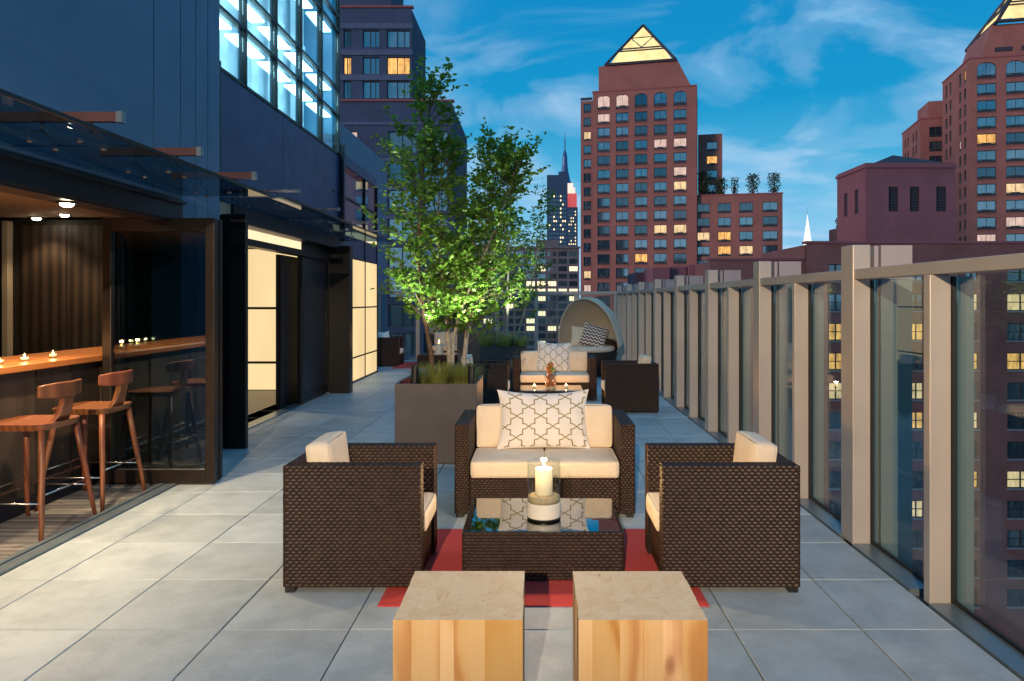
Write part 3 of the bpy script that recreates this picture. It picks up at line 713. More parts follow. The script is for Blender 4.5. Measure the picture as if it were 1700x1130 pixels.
# rear shaft and lower wing
facade(t1, (21.9, 4, ZB), 0, 5.0, 36.5 - ZB, grid([2.9], 2.2, [33.9 - 3 * k - ZB for k in range(6)], 2.0, .05, .4), 'brick_red')
block(t1, 'core', 'brick_red', 22.2, 26.89, 4.5, 24, ZB, 36.3)
facade(t1, (26.9, 4, ZB), radians(90), 19, 36.5 - ZB, grid([3, 7], 1.6, [33.9 - 3 * k - ZB for k in range(4)], 1.9, .0, .4), 'brick_red')
facade(t1, (21.75, .9, ZB), 0, 16.9, 23.0 - ZB, grid([1.3, 5.5, 9.8, 14.5], [2.5, 2.6, 2.7, 2.9], [20.4 - 2.95 * k - ZB for k in range(9)], 2.1, .0, .2, False, 0, {(0, 2): 'pane_pale', (1, 2): 'pane_warm', (1, 3): 'pane_warm', (2, 3): 'pane_pale'}), 'brick_red')
block(t1, 'core', 'brick_red', 21.8, 38.6, 1.4, 11.9, ZB, 22.8); block(t1, 'parapet', 'coping_red', 21.8, 38.75, .78, 1.2, 23.02, 23.3)
T1M = Matrix.Translation((11.7, 153, 0)) @ Matrix.Rotation(radians(-13), 4, 'Z')

# ---- matching tower at the right edge
t2 = thing('brick_tower', 'red brick tower cut by the right edge with pyramid glow at its top', 'tower', (77.7, 129, 0), radians(-13))
rows2 = [42.2 - 3.0 * k - ZB for k in range(17)]
facade(t2, (0, 0, ZB), 0, 23, 44.8 - ZB, grid([2.75, 7.4, 12, 16.5], 3.1, rows2, 2.15, .0, .25, True, .8, {(0, 4): 'pane_warm', (1, 7): 'pane_pale', (1, 9): 'pane_peach', (0, 10): 'pane_peach'}), 'brick_red', .35, True)
facade(t2, (0, 15, ZB), radians(-90), 15, 44.8 - ZB, grid([2.2, 4.6, 10.0, 12.6], 1.25, rows2, 2.0, .02, .3, True, .5, {(2, 4): 'pane_peach'}), 'brick_red')
block(t2, 'core', 'brick_red', .4, 22.6, .5, 15, ZB, 44.6); block(t2, 'parapet', 'coping_red', -.12, 23.1, -.12, 15.1, 44.82, 45.1)
q = MB(); q.prism([(2.2, 45.1), (21, 45.1), (21, 51.2), (4.2, 51.2)], 1.6, 14); q.build('crown', 'brick_red', t2)
for xx in (4.6, 8.9): block(t2, 'louvre', 'roof_dark', xx, xx + 2.8, 1.5, 1.59, 46.3, 47.1)
pyramid(t2, 12.4, 8.3, 7.8, 51.4, 63)
zs2 = [36.3 - 3 * k - ZB for k in range(8)]
facade(t2, (-2.7, 20, ZB), 0, 9, 39 - ZB, grid([2.9, 6.4], 2.4, zs2, 2.1, .0, .3, False, 0, {(0, 1): 'pane_teal'}), 'brick_red')
facade(t2, (-2.7, 34, ZB), radians(-90), 14, 39 - ZB, grid([2.5, 4.6, 8.6, 10.8], 1.2, zs2, 1.9, .05, .3), 'brick_red')
block(t2, 'core', 'brick_red', -2.3, 6.2, 20.5, 33.6, ZB, 38.8); block(t2, 'stair_head', 'brick_red', -.6, 5, 22, 30, 38.81, 43.2)
block(t2, 'parapet', 'coping_red', -2.82, 6.4, 19.88, 34.1, 39.02, 39.3)

# ---- dark apartment block seen through the glass on the right
random.seed(5)
ab = thing('apartment_building', 'dark brick apartment block with small lit windows behind the right railing', 'building', (17.5, 73, 0))
zr = [4.3 - 3.0 * k - ZB for k in range(12)]
cx = [(p - 893) * .06134 - 17.5 for p in (1215, 1262, 1303, 1340, 1386, 1434, 1462, 1519, 1560, 1611, 1692, 1760)]
wd = [1.3, 1.3, 2.4, 1.3, 1.5, 1.4, 1.4, 1.5, 1.3, 1.3, 2.8, 1.3]
forced = {(9, 7): 'pane_warm', (9, 3): 'pane_warm', (9, 1): 'pane_pale', (10, 3): 'pane_warm', (10, 7): 'pane_pale', (7, 8): 'pane_pale', (7, 4): 'pane_pale', (4, 4): 'pane_pale', (3, 5): 'pane_warm'}
facade(ab, (0, 0, ZB), 0, 9.7, 5.6 - ZB, grid(cx[:4], wd[:4], zr[1:], 1.7, .04, .45), 'brick_dark', .35, True, 'win_frame', 'pair')
facade(ab, (9.72, -.3, ZB), 0, 31, 7.25 - ZB, grid([c - 9.72 for c in cx[4:]], wd[4:], zr[:], 1.75, .10, .4, False, 0, {(a - 4, b_): v for (a, b_), v in forced.items() if a >= 4}), 'brick_dark', .35, True, 'win_frame', 'pair')
block(ab, 'core', 'brick_dark', .3, 9.7, .4, 14, ZB, 5.5); block(ab, 'core', 'brick_dark', 9.75, 40.6, .2, 14, ZB, 7.15)
block(ab, 'coping', 'brick_plum', -.1, 9.6, -.15, .9, 5.6, 5.8); block(ab, 'coping', 'brick_plum', 9.6, 40.8, -.45, .6, 7.25, 7.5)
# ---- low crenellated brick block
lb = thing('apartment_building', 'low plum brick block with stepped bays behind railing below the central tower', 'building', (13, 82, 0))
for k in range(6):
    block(lb, 'bay', 'brick_plum', k * 2.05, k * 2.05 + 1.9, -.9 if k % 2 == 0 else -.2, 6, ZB, 5.2 + .15 * (k % 3))
block(lb, 'core', 'brick_plum', -1, 24, 6.01, 14, ZB, 4.9)
for k in range(5):
    q = MB(); q.box(0, 1.0, -.05, .02, 0, 1.6); q.build('window', 'pane_dim', lb, loc=(12.6 + k * 2.1, 5.98, 2.6))
block(lb, 'end_bay', 'brick_plum', 13.2, 24, 5.2, 5.98, ZB, 6.1)
# ---- plant house with louvres and hipped roof
ph = thing('plant_house', 'plum brick rooftop plant house with three dark louvres and hipped roof', 'building', (38.4, 84, 0))
wl = [(2.7, 9.9, 1.15, 2.9, 'roof_dark', False), (5.2, 9.9, 1.15, 2.9, 'roof_dark', False), (8.3, 9.9, 1.2, 2.9, 'roof_dark', False), (5.3, 4.6, 1.5, 1.1, 'pane_pale', False)]
facade(ph, (0, 0, 2), 0, 10.5, 15.6, wl, 'brick_plum', .35, False, 'roof_dark', 'plain')
for w in wl[:3]:
    for k in range(8): block(ph, 'louvre_slat', 'win_frame', w[0] + .1, w[0] + w[2] - .1, .02, .14, 2 + w[1] + .15 + .34 * k, 2 + w[1] + .27 + .34 * k)
facade(ph, (0, 8, 2), radians(-90), 8, 15.6, [(2, 9.9, 1.1, 2.9, 'roof_dark', False), (5, 9.9, 1.1, 2.9, 'roof_dark', False)], 'brick_plum', .35, False, 'roof_dark', 'plain')
block(ph, 'core', 'brick_plum', .4, 10.48, .4, 8, 2, 17.4); block(ph, 'cornice', 'brick_plum', -.18, 10.6, -.18, 8.1, 17.0, 17.35)
q = MB(); c4 = [(1.0, .5, 17.6), (10.5, .5, 17.6), (10.5, 7.5, 17.6), (1.0, 7.5, 17.6)]; ap = (5.2, 4, 19.3)
for k in range(4): q.quad(c4[k], c4[(k + 1) % 4], ap)
q.quad(*c4[::-1]); q.build('roof', 'roof_dark', ph)
# ---- small block with hedge on its roof
sb_ = thing('apartment_building', 'small brick block with one lit window and roof hedge beside plant house', 'building', (46.9, 110, 0))
facade(sb_, (0, 0, 0), 0, 3.6, 12.9, [(.9, 8.3, 1.5, 1.7, 'pane_dim', False), (.9, 5.6, 1.5, 1.5, 'pane_warm', False)], 'brick_red')
block(sb_, 'core', 'brick_red', .2, 3.5, .5, 6, 0, 12.8)
# ---- dark apartment tower on the left behind the tree
random.seed(9)
lt = thing('apartment_tower', 'dark purple brick apartment tower behind the tree on the left', 'building', (-34, 74, 0))
zl = [17.8 - 2.98 * k - ZB for k in range(13)]
facade(lt, (0, 0, ZB), 0, 25.2, 22.0 - ZB, grid([3, 8, 13.5 + .55, 20.2, 24.0 - .55], [2.6, 2.6, 2.65, 3.3, 2.5], zl, 2.3, .02, .2, False, 0, {(2, 0): 'pane_peach', (2, 3): 'pane_dim'}), 'brick_grey', .35, False, 'win_frame', 'slide')
block(lt, 'core', 'brick_grey', .3, 25.1, .5, 16, ZB, 21.8)
block(lt, 'coping', 'coping_red', -.1, 25.35, -.15, .5, 22.02, 22.2)
zl2 = [30.7, 27.7, 25.0]
facade(lt, (0, 6, 22), 0, 19.95, 12.1, [(x - w / 2, z - 22 - 1, w, 1.95, f, False) for z, row in zip(zl2, (('pane_dim', 'pane_teal', 'pane_teal'), ('pane_warm', 'pane_teal', 'pane_warm'), ('pane_teal', 'pane_teal', 'pane_teal'))) for x, w, f in zip((12.75, 15.4, 18.45), (.9, 1.9, 2.6), row)], 'brick_grey', .35, False, 'win_frame', 'slide')
block(lt, 'core', 'brick_grey', .3, 19.9, 6.5, 16, 22, 34); block(lt, 'coping', 'coping_red', -.1, 20.1, 5.85, 6.4, 34.12, 34.35)
block(lt, 'penthouse', 'brick_grey', 2, 17.3, 7.6, 15, 34.36, 42)
for zz_ in (32.4, 29.45, 26.65, 23.75): block(lt, 'balcony_band', 'band_stone', 11.5, 20.02, 5.86, 5.99, zz_ - .62, zz_ - .02)
for zz_ in (19.9, 16.5 - .35, 13.2 - .05, 10.2): block(lt, 'balcony_band', 'band_stone', -.02, 25.24, -.13, -.01, zz_ - .3, zz_ - .02)
for zz_ in (29.1, 26.2, 23.4):
    block(lt, 'vent_grille', 'roof_dark', 14.8, 15.8, 5.93, 5.99, zz_ - .05, zz_ + .3)
for zz_ in (15.9, 12.9): block(lt, 'vent_grille', 'roof_dark', 13.6, 14.7, -.07, -.01, zz_, zz_ + .35)
# ---- office block with rows of lit windows
random.seed(14)
ob = thing('office_building', 'grey stone office block with rows of lit windows beyond the end railing', 'building', (-45, 365, 0))
wins = []
for j in range(17):
    for i in range(12):
        litp = {5: .75, 4: .45, 12: .7, 13: .5, 14: .5, 10: .35}.get(j, .10)
        wins.append((1.0 + i * 5.45, 23.6 - 3.8 * j - ZB, 4.3, 2.5, 'city_light' if random.random() < litp else random.choice(('pane_teal', 'pane_teal', 'pane_dim')), False))
facade(ob, (0, 0, ZB), 0, 66, 27.6 - ZB, wins, 'stone_grey', .4, False, 'win_frame', 'fine')
block(ob, 'core', 'stone_grey', .3, 65.8, .6, 40, ZB, 27.4); block(ob, 'cornice', 'stone_grey', -.6, 66.6, -.9, 2, 27.62, 28.6)
block(ob, 'roof_house', 'stone_grey', 44, 56, 12, 24, 27.5, 33)
# ---- narrow blue slab
sl = thing('slab_tower', 'slim blue slab tower with dotted lights left of the floodlit skyscraper', 'tower', (11.3, 900, 0))
wins = [(2.5 + c * 2.8, 40 + r * 5.2, 1.7, 2.6, 'city_light' if (random.random() < (.62 if c in (2, 5) else .08)) else 'pane_dim', False) for c in range(8) for r in range(26)]
facade(sl, (0, 0, -40), 0, 26, 198, wins, 'tower_blue', .4, False, 'tower_blue', 'plain')
block(sl, 'core', 'tower_blue', .4, 25.6, .6, 24, -40, 157.6); block(sl, 'roof_plant', 'tower_blue', 15, 25, 4, 20, 157.7, 163)
# ---- distant landmark skyscrapers
es = thing('skyscraper', 'distant stepped skyscraper with red and white floodlit top and blue mast', 'tower', (67, 1780, 0))
q = MB(); q.box(-31, 31, -16, 16, -40, 229); q.build('shaft', 'tower_blue', es)
wins = [(3 + c * 5.2, 120 + r * 8.0, 2.4, 4.0, 'city_light' if random.random() < .38 else 'pane_dim', False) for c in range(11) for r in range(18)]
facade(es, (-30.9, -16.6, -40), 0, 61.8, 268, wins, 'tower_blue', .5, False, 'tower_blue', 'plain')
q = MB(); q.box(-29, 29, -14, 14, 229.2, 263); q.build('red_tier', 'esb_red', es)
q = MB(); q.box(-25, 25, -12, 12, 263.1, 278); q.box(-20, 20, -10, 10, 278.1, 289); q.build('white_tier', 'esb_white', es)
q = MB(); q.lathe([(17, 289), (13, 300), (9, 318), (7, 335), (6, 356), (4, 366), (1.8, 372)], 10); q.build('mast', 'spire_steel', es)
q = MB(); q.lathe([(1.7, 372), (1.5, 400), (.6, 402), (.5, 418), (.1, 420)], 8); q.build('antenna', 'spire_steel', es)
ch = thing('skyscraper', 'tiny distant skyscraper with white glowing pointed crown on the right', 'tower', (910, 2420, 0))
q = MB(); q.box(-14, 14, -10, 10, -40, 178); q.build('shaft', 'tower_blue', ch)
pr = [(15, 178), (14.5, 190), (12, 205), (9.5, 220), (7, 236), (4.5, 252), (2.4, 268), (.8, 282), (.2, 290)]
for k in range(len(pr) - 1):
    q = MB(); q.lathe([(pr[k][0], pr[k][1]), (pr[k][0] * .96, pr[k][1] + (pr[k + 1][1] - pr[k][1]) * .72), (pr[k + 1][0], pr[k + 1][1] - .1)], 8); q.build('crown_tier', 'chrysler_white', ch)
q = MB(); q.tube([(0, 0, 289), (0, 0, 318)], [.5, .1], 5); q.build('spire', 'spire_steel', ch)

# ================================================================== WICKER FURNITURE
random.seed(3)
def wicker_seat(name, label, cat, w, d, h, nseat, loc, rz, group, pil_w=None):
    """faces local -Y; origin at the middle of the footprint"""
    r = thing(name, label, cat, loc, rz, group)
    A = .105; hw, hd = w / 2, d / 2; z0 = .03; e = .006
    for s in (-1, 1):
        m = MB(); m.k = 0; xo = s * hw; xi = s * (hw - A); a, b_ = min(xo, xi), max(xo, xi)
        m.box(a + e, b_ - e, -hd + e, hd - e, z0, h - e); m.k = 1
        sx = Vector((s, 0, 0))
        m.weave((xo - s * e, -hd if s > 0 else hd, z0), (0, d if s > 0 else -d, 0), (0, 0, h - z0), sx)
        m.weave((a, -hd + e, z0), (A, 0, 0), (0, 0, h - z0), (0, -1, 0), .026)
        m.weave((a, -hd, h - e), (0, d, 0), (A, 0, 0), (0, 0, -1) if False else (0, 0, 1))
        m.weave((xi + s * e, hd if s > 0 else -hd, .28), (0, -d if s > 0 else d, 0), (0, 0, h - .28), -sx)
        m.weave((b_, hd - e, z0), (-A, 0, 0), (0, 0, h - z0), (0, 1, 0), .026)
        m.build('arm', ['wicker_core', 'wicker'], r, smooth=False)
    m = MB(); m.k = 0; iw = hw - A; m.box(-iw + .001, iw - .001, hd - .085 + e, hd - e, z0, h - .004 - e); m.k = 1
    m.weave((iw, hd - e, z0), (-2 * iw, 0, 0), (0, 0, h - z0 - .004), (0, 1, 0)); m.weave((-iw, hd - .085 + e, .3), (2 * iw, 0, 0), (0, 0, h - .304), (0, -1, 0)); m.weave((-iw, hd - .085, h - e - .004), (2 * iw, 0, 0), (0, .085, 0), (0, 0, 1))
    m.build('backrest', ['wicker_core', 'wicker'], r)
    m = MB(); m.k = 0; m.box(-iw + .001, iw - .001, -hd + .02 + e, hd - .09, z0 + .005, .285); m.k = 1
    m.weave((-iw, -hd + .02 + e, z0), (2 * iw, 0, 0), (0, 0, .255), (0, -1, 0)); m.build('seat_base', ['wicker_core', 'wicker'], r)
    f = MB(); f.box(-.025, .025, -.025, .025, 0, .032); fm = f.mesh('foot', 'lamp_black')
    for sx in (-1, 1):
        for sy in (-1, 1): link('foot', fm, r, (sx * (hw - .035), sy * (hd - .035), 0))
    cw = 2 * (iw - .006) / nseat
    for k in range(nseat):
        x0 = -iw + .006 + k * cw
        softbox('seat_cushion', 'cushion', r, x0 + .002, x0 + cw - .002, -hd - .012, hd - .215, .288, .405, .024, .006, piping=True)
        o = softbox('back_cushion', 'cushion', r, x0 + .004, x0 + cw - .004, -.065, .065, -.19 if nseat == 1 else -.168, .19 if nseat == 1 else .168, .026, .008, loc=(0, hd - .165, .585 if nseat == 1 else .565), piping='y')
        o.rotation_euler = (radians(-7), 0, 0)
    return r
GR = 'wicker armchairs and loveseats of the terrace lounge'
chairA = wicker_seat('wicker_armchair', 'brown wicker armchair at the near left, turned to the candle table', 'armchair', .63, .74, .68, 1, (-.995, 4.145, 0), radians(90), GR)
copy_tree(chairA, (1.035, 4.145, 0), radians(-90), 'brown wicker armchair at the near right beside the glass railing')
copy_tree(chairA, (-.79, 10.2, 0), radians(90), 'wicker armchair half hidden behind the near planter')
copy_tree(chairA, (1.30, 10.2, 0), radians(-90), 'very dark wicker armchair beside the loveseat with the fruit vase table')
copy_tree(chairA, (-3.62, 17.1, 0), radians(90), 'far wicker armchair with white pillow beyond the lit glass wall')
sofaA = wicker_seat('wicker_loveseat', 'brown wicker loveseat with cream cushions behind the candle table', 'loveseat', 1.30, .72, .67, 2, (.05, 5.51, 0), 0, GR)
copy_tree(sofaA, (.26, 11.42, 0), 0, 'second wicker loveseat with cream cushions behind the fruit vase table')
copy_tree(sofaA, (-2.12, 18.25, 0), 0, 'farthest wicker loveseat seen between the tree trunks')

def coffee_table(label, loc, w=.90, d=.66, h=.278):
    r = thing('coffee_table', label, 'table', loc, 0, 'low wicker tables with glass tops')
    m = MB(); m.k = 0; e = .006; m.box(-w / 2 + e, w / 2 - e, -d / 2 + e, d / 2 - e, .02, h - .001); m.k = 1
    for o, u, nr in (((-w / 2, -d / 2 + e, .012), (w, 0, 0), (0, -1, 0)), ((w / 2 - e, -d / 2, .012), (0, d, 0), (1, 0, 0)), ((w / 2, d / 2 - e, .012), (-w, 0, 0), (0, 1, 0)), ((-w / 2 + e, d / 2, .012), (0, -d, 0), (-1, 0, 0))):
        m.weave(o, u, (0, 0, h - .012), nr)
    m.build('body', ['wicker_core', 'wicker'], r)
    f = MB(); f.box(-.02, .02, -.02, .02, 0, .02); fm = f.mesh('foot', 'lamp_black')
    for sx in (-1, 1):
        for sy in (-1, 1): link('foot', fm, r, (sx * (w / 2 - .05), sy * (d / 2 - .05), 0))
    b1('glass_top', 'table_glass', r, -w / 2 + .002, w / 2 - .002, -d / 2 + .002, d / 2 - .002, h + .002, h + .010, bevel=.002)
    return r
ct = coffee_table('low wicker table with dark glass top carrying the large candle', (.028, 4.30, 0))
copy_tree(ct, (.19, 10.40, 0), 0, 'low wicker table with glass top carrying fruit vase')
copy_tree(ct, (-2.35, 16.95, 0), 0, 'small dark wicker table on the far red rug with lit candle')
TT = .289
# rugs
r1 = MB(); r1.box(-.82, .876, 3.66, 4.885, .001, .008)
rg = tag(r1.build('rug', 'rug', bevel=.002), 'flat red rug under the candle table and near armchairs', 'rug', 'red rugs')
r2 = MB(); r2.box(-3.35, -1.35, 16.3, 18.0, .001, .008); tag(r2.build('rug', 'rug'), 'far red rug under the dark table beyond the lit glass wall', 'rug', 'red rugs')

# ---------------------------------------------------------------- pillows
def pillow_pt(u, v, w, h, t):
    """u, v in -1..1 -> front surface of a pillow standing in the XZ plane, bulging to -Y"""
    k = max(0, (1 - u * u)) ** .55 * max(0, (1 - v * v)) ** .55
    px = u * w / 2 * (1 - .085 * (1 - abs(v) ** 2.5)); pz = v * h / 2 * (1 - (.15 if v > 0 else .05) * (1 - abs(u) ** 2.2))
    wr = .004 * sin(9 * u + 4 * v) + .003 * sin(5 * v - 7 * u)
    return Vector((px, -(t / 2) * k - wr * k, pz))
def pillow(label, loc, rx, rz, w, h, t, mat, cat='pillow', pattern=None, parent_group=None, ry=0):
    n = 22; m = MB()
    for side in (1, -1):
        b = len(m.v)
        for j in range(n + 1):
            for i in range(n + 1):
                p = pillow_pt(sin(pi / 2 * (2 * i / n - 1)) * .5 + (2 * i / n - 1) * .5, sin(pi / 2 * (2 * j / n - 1)) * .5 + (2 * j / n - 1) * .5, w, h, t)
                m.v.append((p.x, p.y * side, p.z + h / 2))
        for j in range(n):
            for i in range(n):
                q = [b + j * (n + 1) + i, b + j * (n + 1) + i + 1, b + (j + 1) * (n + 1) + i + 1, b + (j + 1) * (n + 1) + i]
                m.f.append(tuple(q if side > 0 else q[::-1])); m.mi.append(0)
    o = m.build('throw_pillow', mat, smooth=True, loc=loc); o.rotation_euler = (rx, ry, rz)
    tag(o, label, cat, parent_group)
    if pattern:
        nx, nz, x0, z0 = pattern; hw = 1 / nx; e = MB()
        quarter = [(0, 1), (.33, .75), (.49, .75), (.49, .24), (.70, .24), (1, 0)]
        lines = []
        for j in range(-9, 10):
            for i in range(-11, 12):
                if (i + j) % 2: continue
                cx, cz = x0 + i / nx, z0 + j / nz
                for sx in (1, -1):
                    for sz in (1, -1): lines.append([(cx + sx * a / nx, cz + sz * b_ / nz) for a, b_ in quarter])
        lw = .0034; seen = set()
        for ln in lines:
            for (a, b_) in zip(ln[:-1], ln[1:]):
                key = tuple(sorted(((round(a[0], 3), round(a[1], 3)), (round(b_[0], 3), round(b_[1], 3)))))
                if key in seen: continue
                seen.add(key)
                K = 3
                for k in range(K):
                    p = (a[0] + (b_[0] - a[0]) * k / K, a[1] + (b_[1] - a[1]) * k / K); q = (a[0] + (b_[0] - a[0]) * (k + 1) / K, a[1] + (b_[1] - a[1]) * (k + 1) / K)
                    if max(abs(p[0]), abs(p[1]), abs(q[0]), abs(q[1])) > .965: continue
                    P = pillow_pt(*p, w, h, t); Q = pillow_pt(*q, w, h, t); d = (Q - P).normalized(); nr = Vector((0, -1, 0)); s_ = d.cross(nr).normalized() * lw
                    off = Vector((0, -.0022, h / 2)); off = Vector((0, -.0022, h / 2))
                    e.quad(P + s_ + off, P - s_ + off, Q - s_ + off, Q + s_ + off)
        e.build('embroidery', 'embroidery', o)
    return o
pillow('large white pillow with olive lattice on the near loveseat', (.045, 5.575, .408), radians(-15), radians(2), .73, .465, .17, 'pillow_cloth', pattern=(3.6, 2.74, -.07, .44))
pillow('white lattice pillow on the second loveseat behind the fruit vase', (.235, 11.50, .408), radians(-14), radians(-3), .56, .50, .16, 'pillow_cloth', pattern=(2.8, 2.8, .0, .1), ry=radians(3))
pillow('plain white pillow standing on the far armchair', (-3.62, 17.0, .41), radians(-12), radians(60), .44, .42, .14, 'pillow_cloth')

# ---------------------------------------------------------------- hurricane candle, tealights, fruit vase
hc = thing('hurricane_candle', 'large lit pillar candle in glass cylinder on white base', 'candle', (.035, 4.21, TT))
m = MB(); m.lathe([(.092, 0), (.0985, .004), (.0985, .012), (.096, .014)], 40); m.build('base_ring', 'lamp_black', hc, smooth=False)
m = MB(); m.lathe([(.099, .014), (.101, .020), (.101, .092), (.097, .098), (.0, .098)], 40); m.build('base', 'ceramic', hc, smooth=False)
m = MB(); m.lathe([(.098, .099), (.098, .33), (.0965, .332), (.095, .33), (.095, .099)], 44, cap=False); m.build('glass_cylinder', 'clear_glass', hc, smooth=True)
m = MB(); m.lathe([(.0935, .1), (.0935, .132), (.07, .139), (.05, .137), (0, .137)], 32); m.build('sand', 'sand', hc, smooth=True)
m = MB(); m.lathe([(.05, .138), (.051, .145), (.0505, .285), (.046, .291), (.03, .286), (0, .284)], 32); cn = m.build('candle', 'wax', hc, smooth=True)
m = MB(); m.tube([(0, 0, .283), (.001, 0, .297)], .0016, 6); m.build('wick', 'lamp_black', cn)
m = MB(); m.lathe([(.0, .291), (.006, .298), (.0075, .305), (.005, .318), (.0, .334)], 12); m.build('flame', 'flame', cn, smooth=True)
lamp('flame_light', 'POINT', hc, (0, 0, .36), 22, (1, .60, .26), .02)
def tealight(label, loc, power=.5, holder='clear_glass', cat='tealight', group='tealights'):
    t = thing('tealight', label, cat, loc, 0, group)
    m = MB(); m.lathe([(.026, 0), (.030, .003), (.033, .055), (.0315, .055), (.0285, .006), (0, .005)], 20); m.build('glass_cup', holder, t, smooth=True)
    m = MB(); m.lathe([(.0265, .008), (.0275, .03), (0, .03)], 16); m.build('wax', 'wax', t, smooth=True)
    m = MB(); m.lathe([(0, .031), (.005, .036), (.006, .042), (.003, .052), (0, .062)], 10); m.build('flame', 'flame', t, smooth=True)
    lamp('flame_light', 'POINT', t, (0, 0, .075), power, (1, .5, .18), .012)
    return t
tealight('lit tealight left of the fruit vase', (-.05, 10.45, TT), 6); tealight('lit tealight right of the fruit vase', (.41, 10.45, TT), 6)
for k, (lab, yy) in enumerate((('lit tealight on the bar counter nearest the left edge', 5.20), ('lit tealight on the bar counter, middle of three', 5.46), ('lit tealight on the bar counter nearest the folding door', 5.78))):
    tealight(lab, (-3.91, yy, 1.101), .8, group='tealights on the bar counter')
fc = thing('candle', 'lit candle on small plinth far away on the dark table', 'candle', (-2.33, 16.9, TT))
m = MB(); m.lathe([(.10, 0), (.10, .09), (0, .09)], 24); m.build('base', 'ceramic', fc); m = MB(); m.lathe([(.05, .091), (.05, .26), (0, .26)], 20); m.build('candle', 'wax', fc, smooth=False)
m = MB(); m.lathe([(0, .262), (.01, .275), (.011, .29), (0, .34)], 10); m.build('flame', 'flame', fc); lamp('flame_light', 'POINT', fc, (0, 0, .37), 5, (1, .55, .22), .02)
vs = thing('fruit_vase', 'glass vase heaped with oranges and one green fruit', 'vase', (.18, 10.36, TT))
m = MB(); m.lathe([(.07, 0), (.075, .005), (.085, .22), (.083, .22), (.073, .01), (0, .008)], 28); m.build('glass_vase', 'clear_glass', vs, smooth=True)
plain('orange_peel', (.62, .20, .03), .45, 0, .15, 8, .4, 160); plain('green_peel', (.25, .33, .05), .45, 0, .2, 8)
fr = [(-.035, 0, .05), (.035, .01, .06), (0, -.03, .115), (-.032, .02, .15), (.035, -.01, .165), (-.01, 0, .215), (.028, .012, .27), (-.026, -.01, .285), (.004, 0, .335)]
for k, p in enumerate(fr):
    m = MB(); R_ = .04 if k < 8 else .046; m.lathe([(R_ * sin(pi * a / 8), -R_ * .94 * cos(pi * a / 8)) for a in range(9)], 14); m.build('fruit', 'green_peel' if k == 6 else 'orange_peel', vs, smooth=True, loc=p)

# ---------------------------------------------------------------- pine block stools in front
def pine_block(label, x0, y0, s, h, seed, cuts):
    random.seed(seed)
    b = thing('wood_block_stool', label, 'stool', (x0 + s / 2, y0 + s / 2, 0), 0, 'square pine block stools')
    xs = [0] + cuts + [1]; n = len(xs) - 1
    for i in range(n):
        ys = [0] + sorted([.2 + random.uniform(-.05, .05), .4 + random.uniform(-.05, .05), .6 + random.uniform(-.05, .05), .8 + random.uniform(-.05, .05)]) + [1]
        for j in range(5):
            g = .0002; a0, a1, c0, c1 = [(q - .5) * s for q in (xs[i], xs[i + 1], ys[j], ys[j + 1])]
            jx = random.uniform(0, .003) if i in (0, n - 1) else 0; jy = random.uniform(0, .004) if j == 0 else 0
            cx, cy = (a0 + a1) / 2, (c0 + c1) / 2; m = MB(); c = .0001
            X0, X1, Y0, Y1 = a0 + g - cx + (jx if i == 0 else 0), a1 - g - cx - (jx if i == n - 1 else 0), c0 + g - cy + jy, c1 - g - cy
            ht = h
            m.v += [(X0, Y0, 0), (X1, Y0, 0), (X1, Y1, 0), (X0, Y1, 0), (X0, Y0, ht - c), (X1, Y0, ht - c), (X1, Y1, ht - c), (X0, Y1, ht - c), (X0 + c, Y0 + c, ht), (X1 - c, Y0 + c, ht), (X1 - c, Y1 - c, ht), (X0 + c, Y1 - c, ht)]
            m.f += [(0, 1, 5, 4), (1, 2, 6, 5), (2, 3, 7, 6), (3, 0, 4, 7), (4, 5, 9, 8), (5, 6, 10, 9), (6, 7, 11, 10), (7, 4, 8, 11), (8, 9, 10, 11)]
            m.mi = [0] * 4 + [1] * 5
            m.build('timber', ['pine', 'pine_end'], b, loc=(cx, cy, .001))
pine_block('square pine block stool at the front left of the pair', -.511, 2.523, .458, .44, 4, [.14, .36, .47, .71])
pine_block('square pine block stool at the front right of the pair', .143, 2.523, .456, .44, 8, [.11, .32, .50, .655, .80])

# ---------------------------------------------------------------- planters, grasses, uplights
def planter(label, x0, x1, y0, y1, h):
    cx, cy = (x0 + x1) / 2, (y0 + y1) / 2; p = thing('planter', label, 'planter', (cx, cy, 0), 0, 'square dark metal planters'); t = .03
    hx, hy = (x1 - x0) / 2, (y1 - y0) / 2
    b1('wall', 'planter', p, -hx, hx, -hy, -hy + t, .012, h, bevel=.004); b1('wall', 'planter', p, -hx, hx, hy - t, hy, .012, h, bevel=.004)
    b1('wall', 'planter', p, -hx, -hx + t, -hy + t + .0005, hy - t - .0005, .012, h, bevel=.004); b1('wall', 'planter', p, hx - t, hx, -hy + t + .0005, hy - t - .0005, .012, h, bevel=.004)
    b1('base', 'lamp_black', p, -hx + .03, hx - .03, -hy + .03, hy - .03, 0, .03)
    n = 10; m = MB(); random.seed(int(cx * 100)); Z = [[h - .07 + random.uniform(-.018, .02) for _ in range(n + 1)] for _ in range(n + 1)]
    f = lambda i, j: (-hx + t + (2 * hx - 2 * t) * i / n, -hy + t + (2 * hy - 2 * t) * j / n, Z[i][j])
    for i in range(n):
        for j in range(n): m.quad(f(i, j), f(i + 1, j), f(i + 1, j + 1), f(i, j + 1))
    m.build('soil', 'soil', p, smooth=True); return p
planter('dark square planter holding the birch tree nearest the camera', -1.366, -.585, 6.83, 7.64, .767)
planter('second dark square planter with grasses behind the near planter', -1.0, -.2, 12.25, 13.05, .767)
planter('third dark planter farther back by the end railing', -1.86, -.95, 16.5, 17.3, .80)
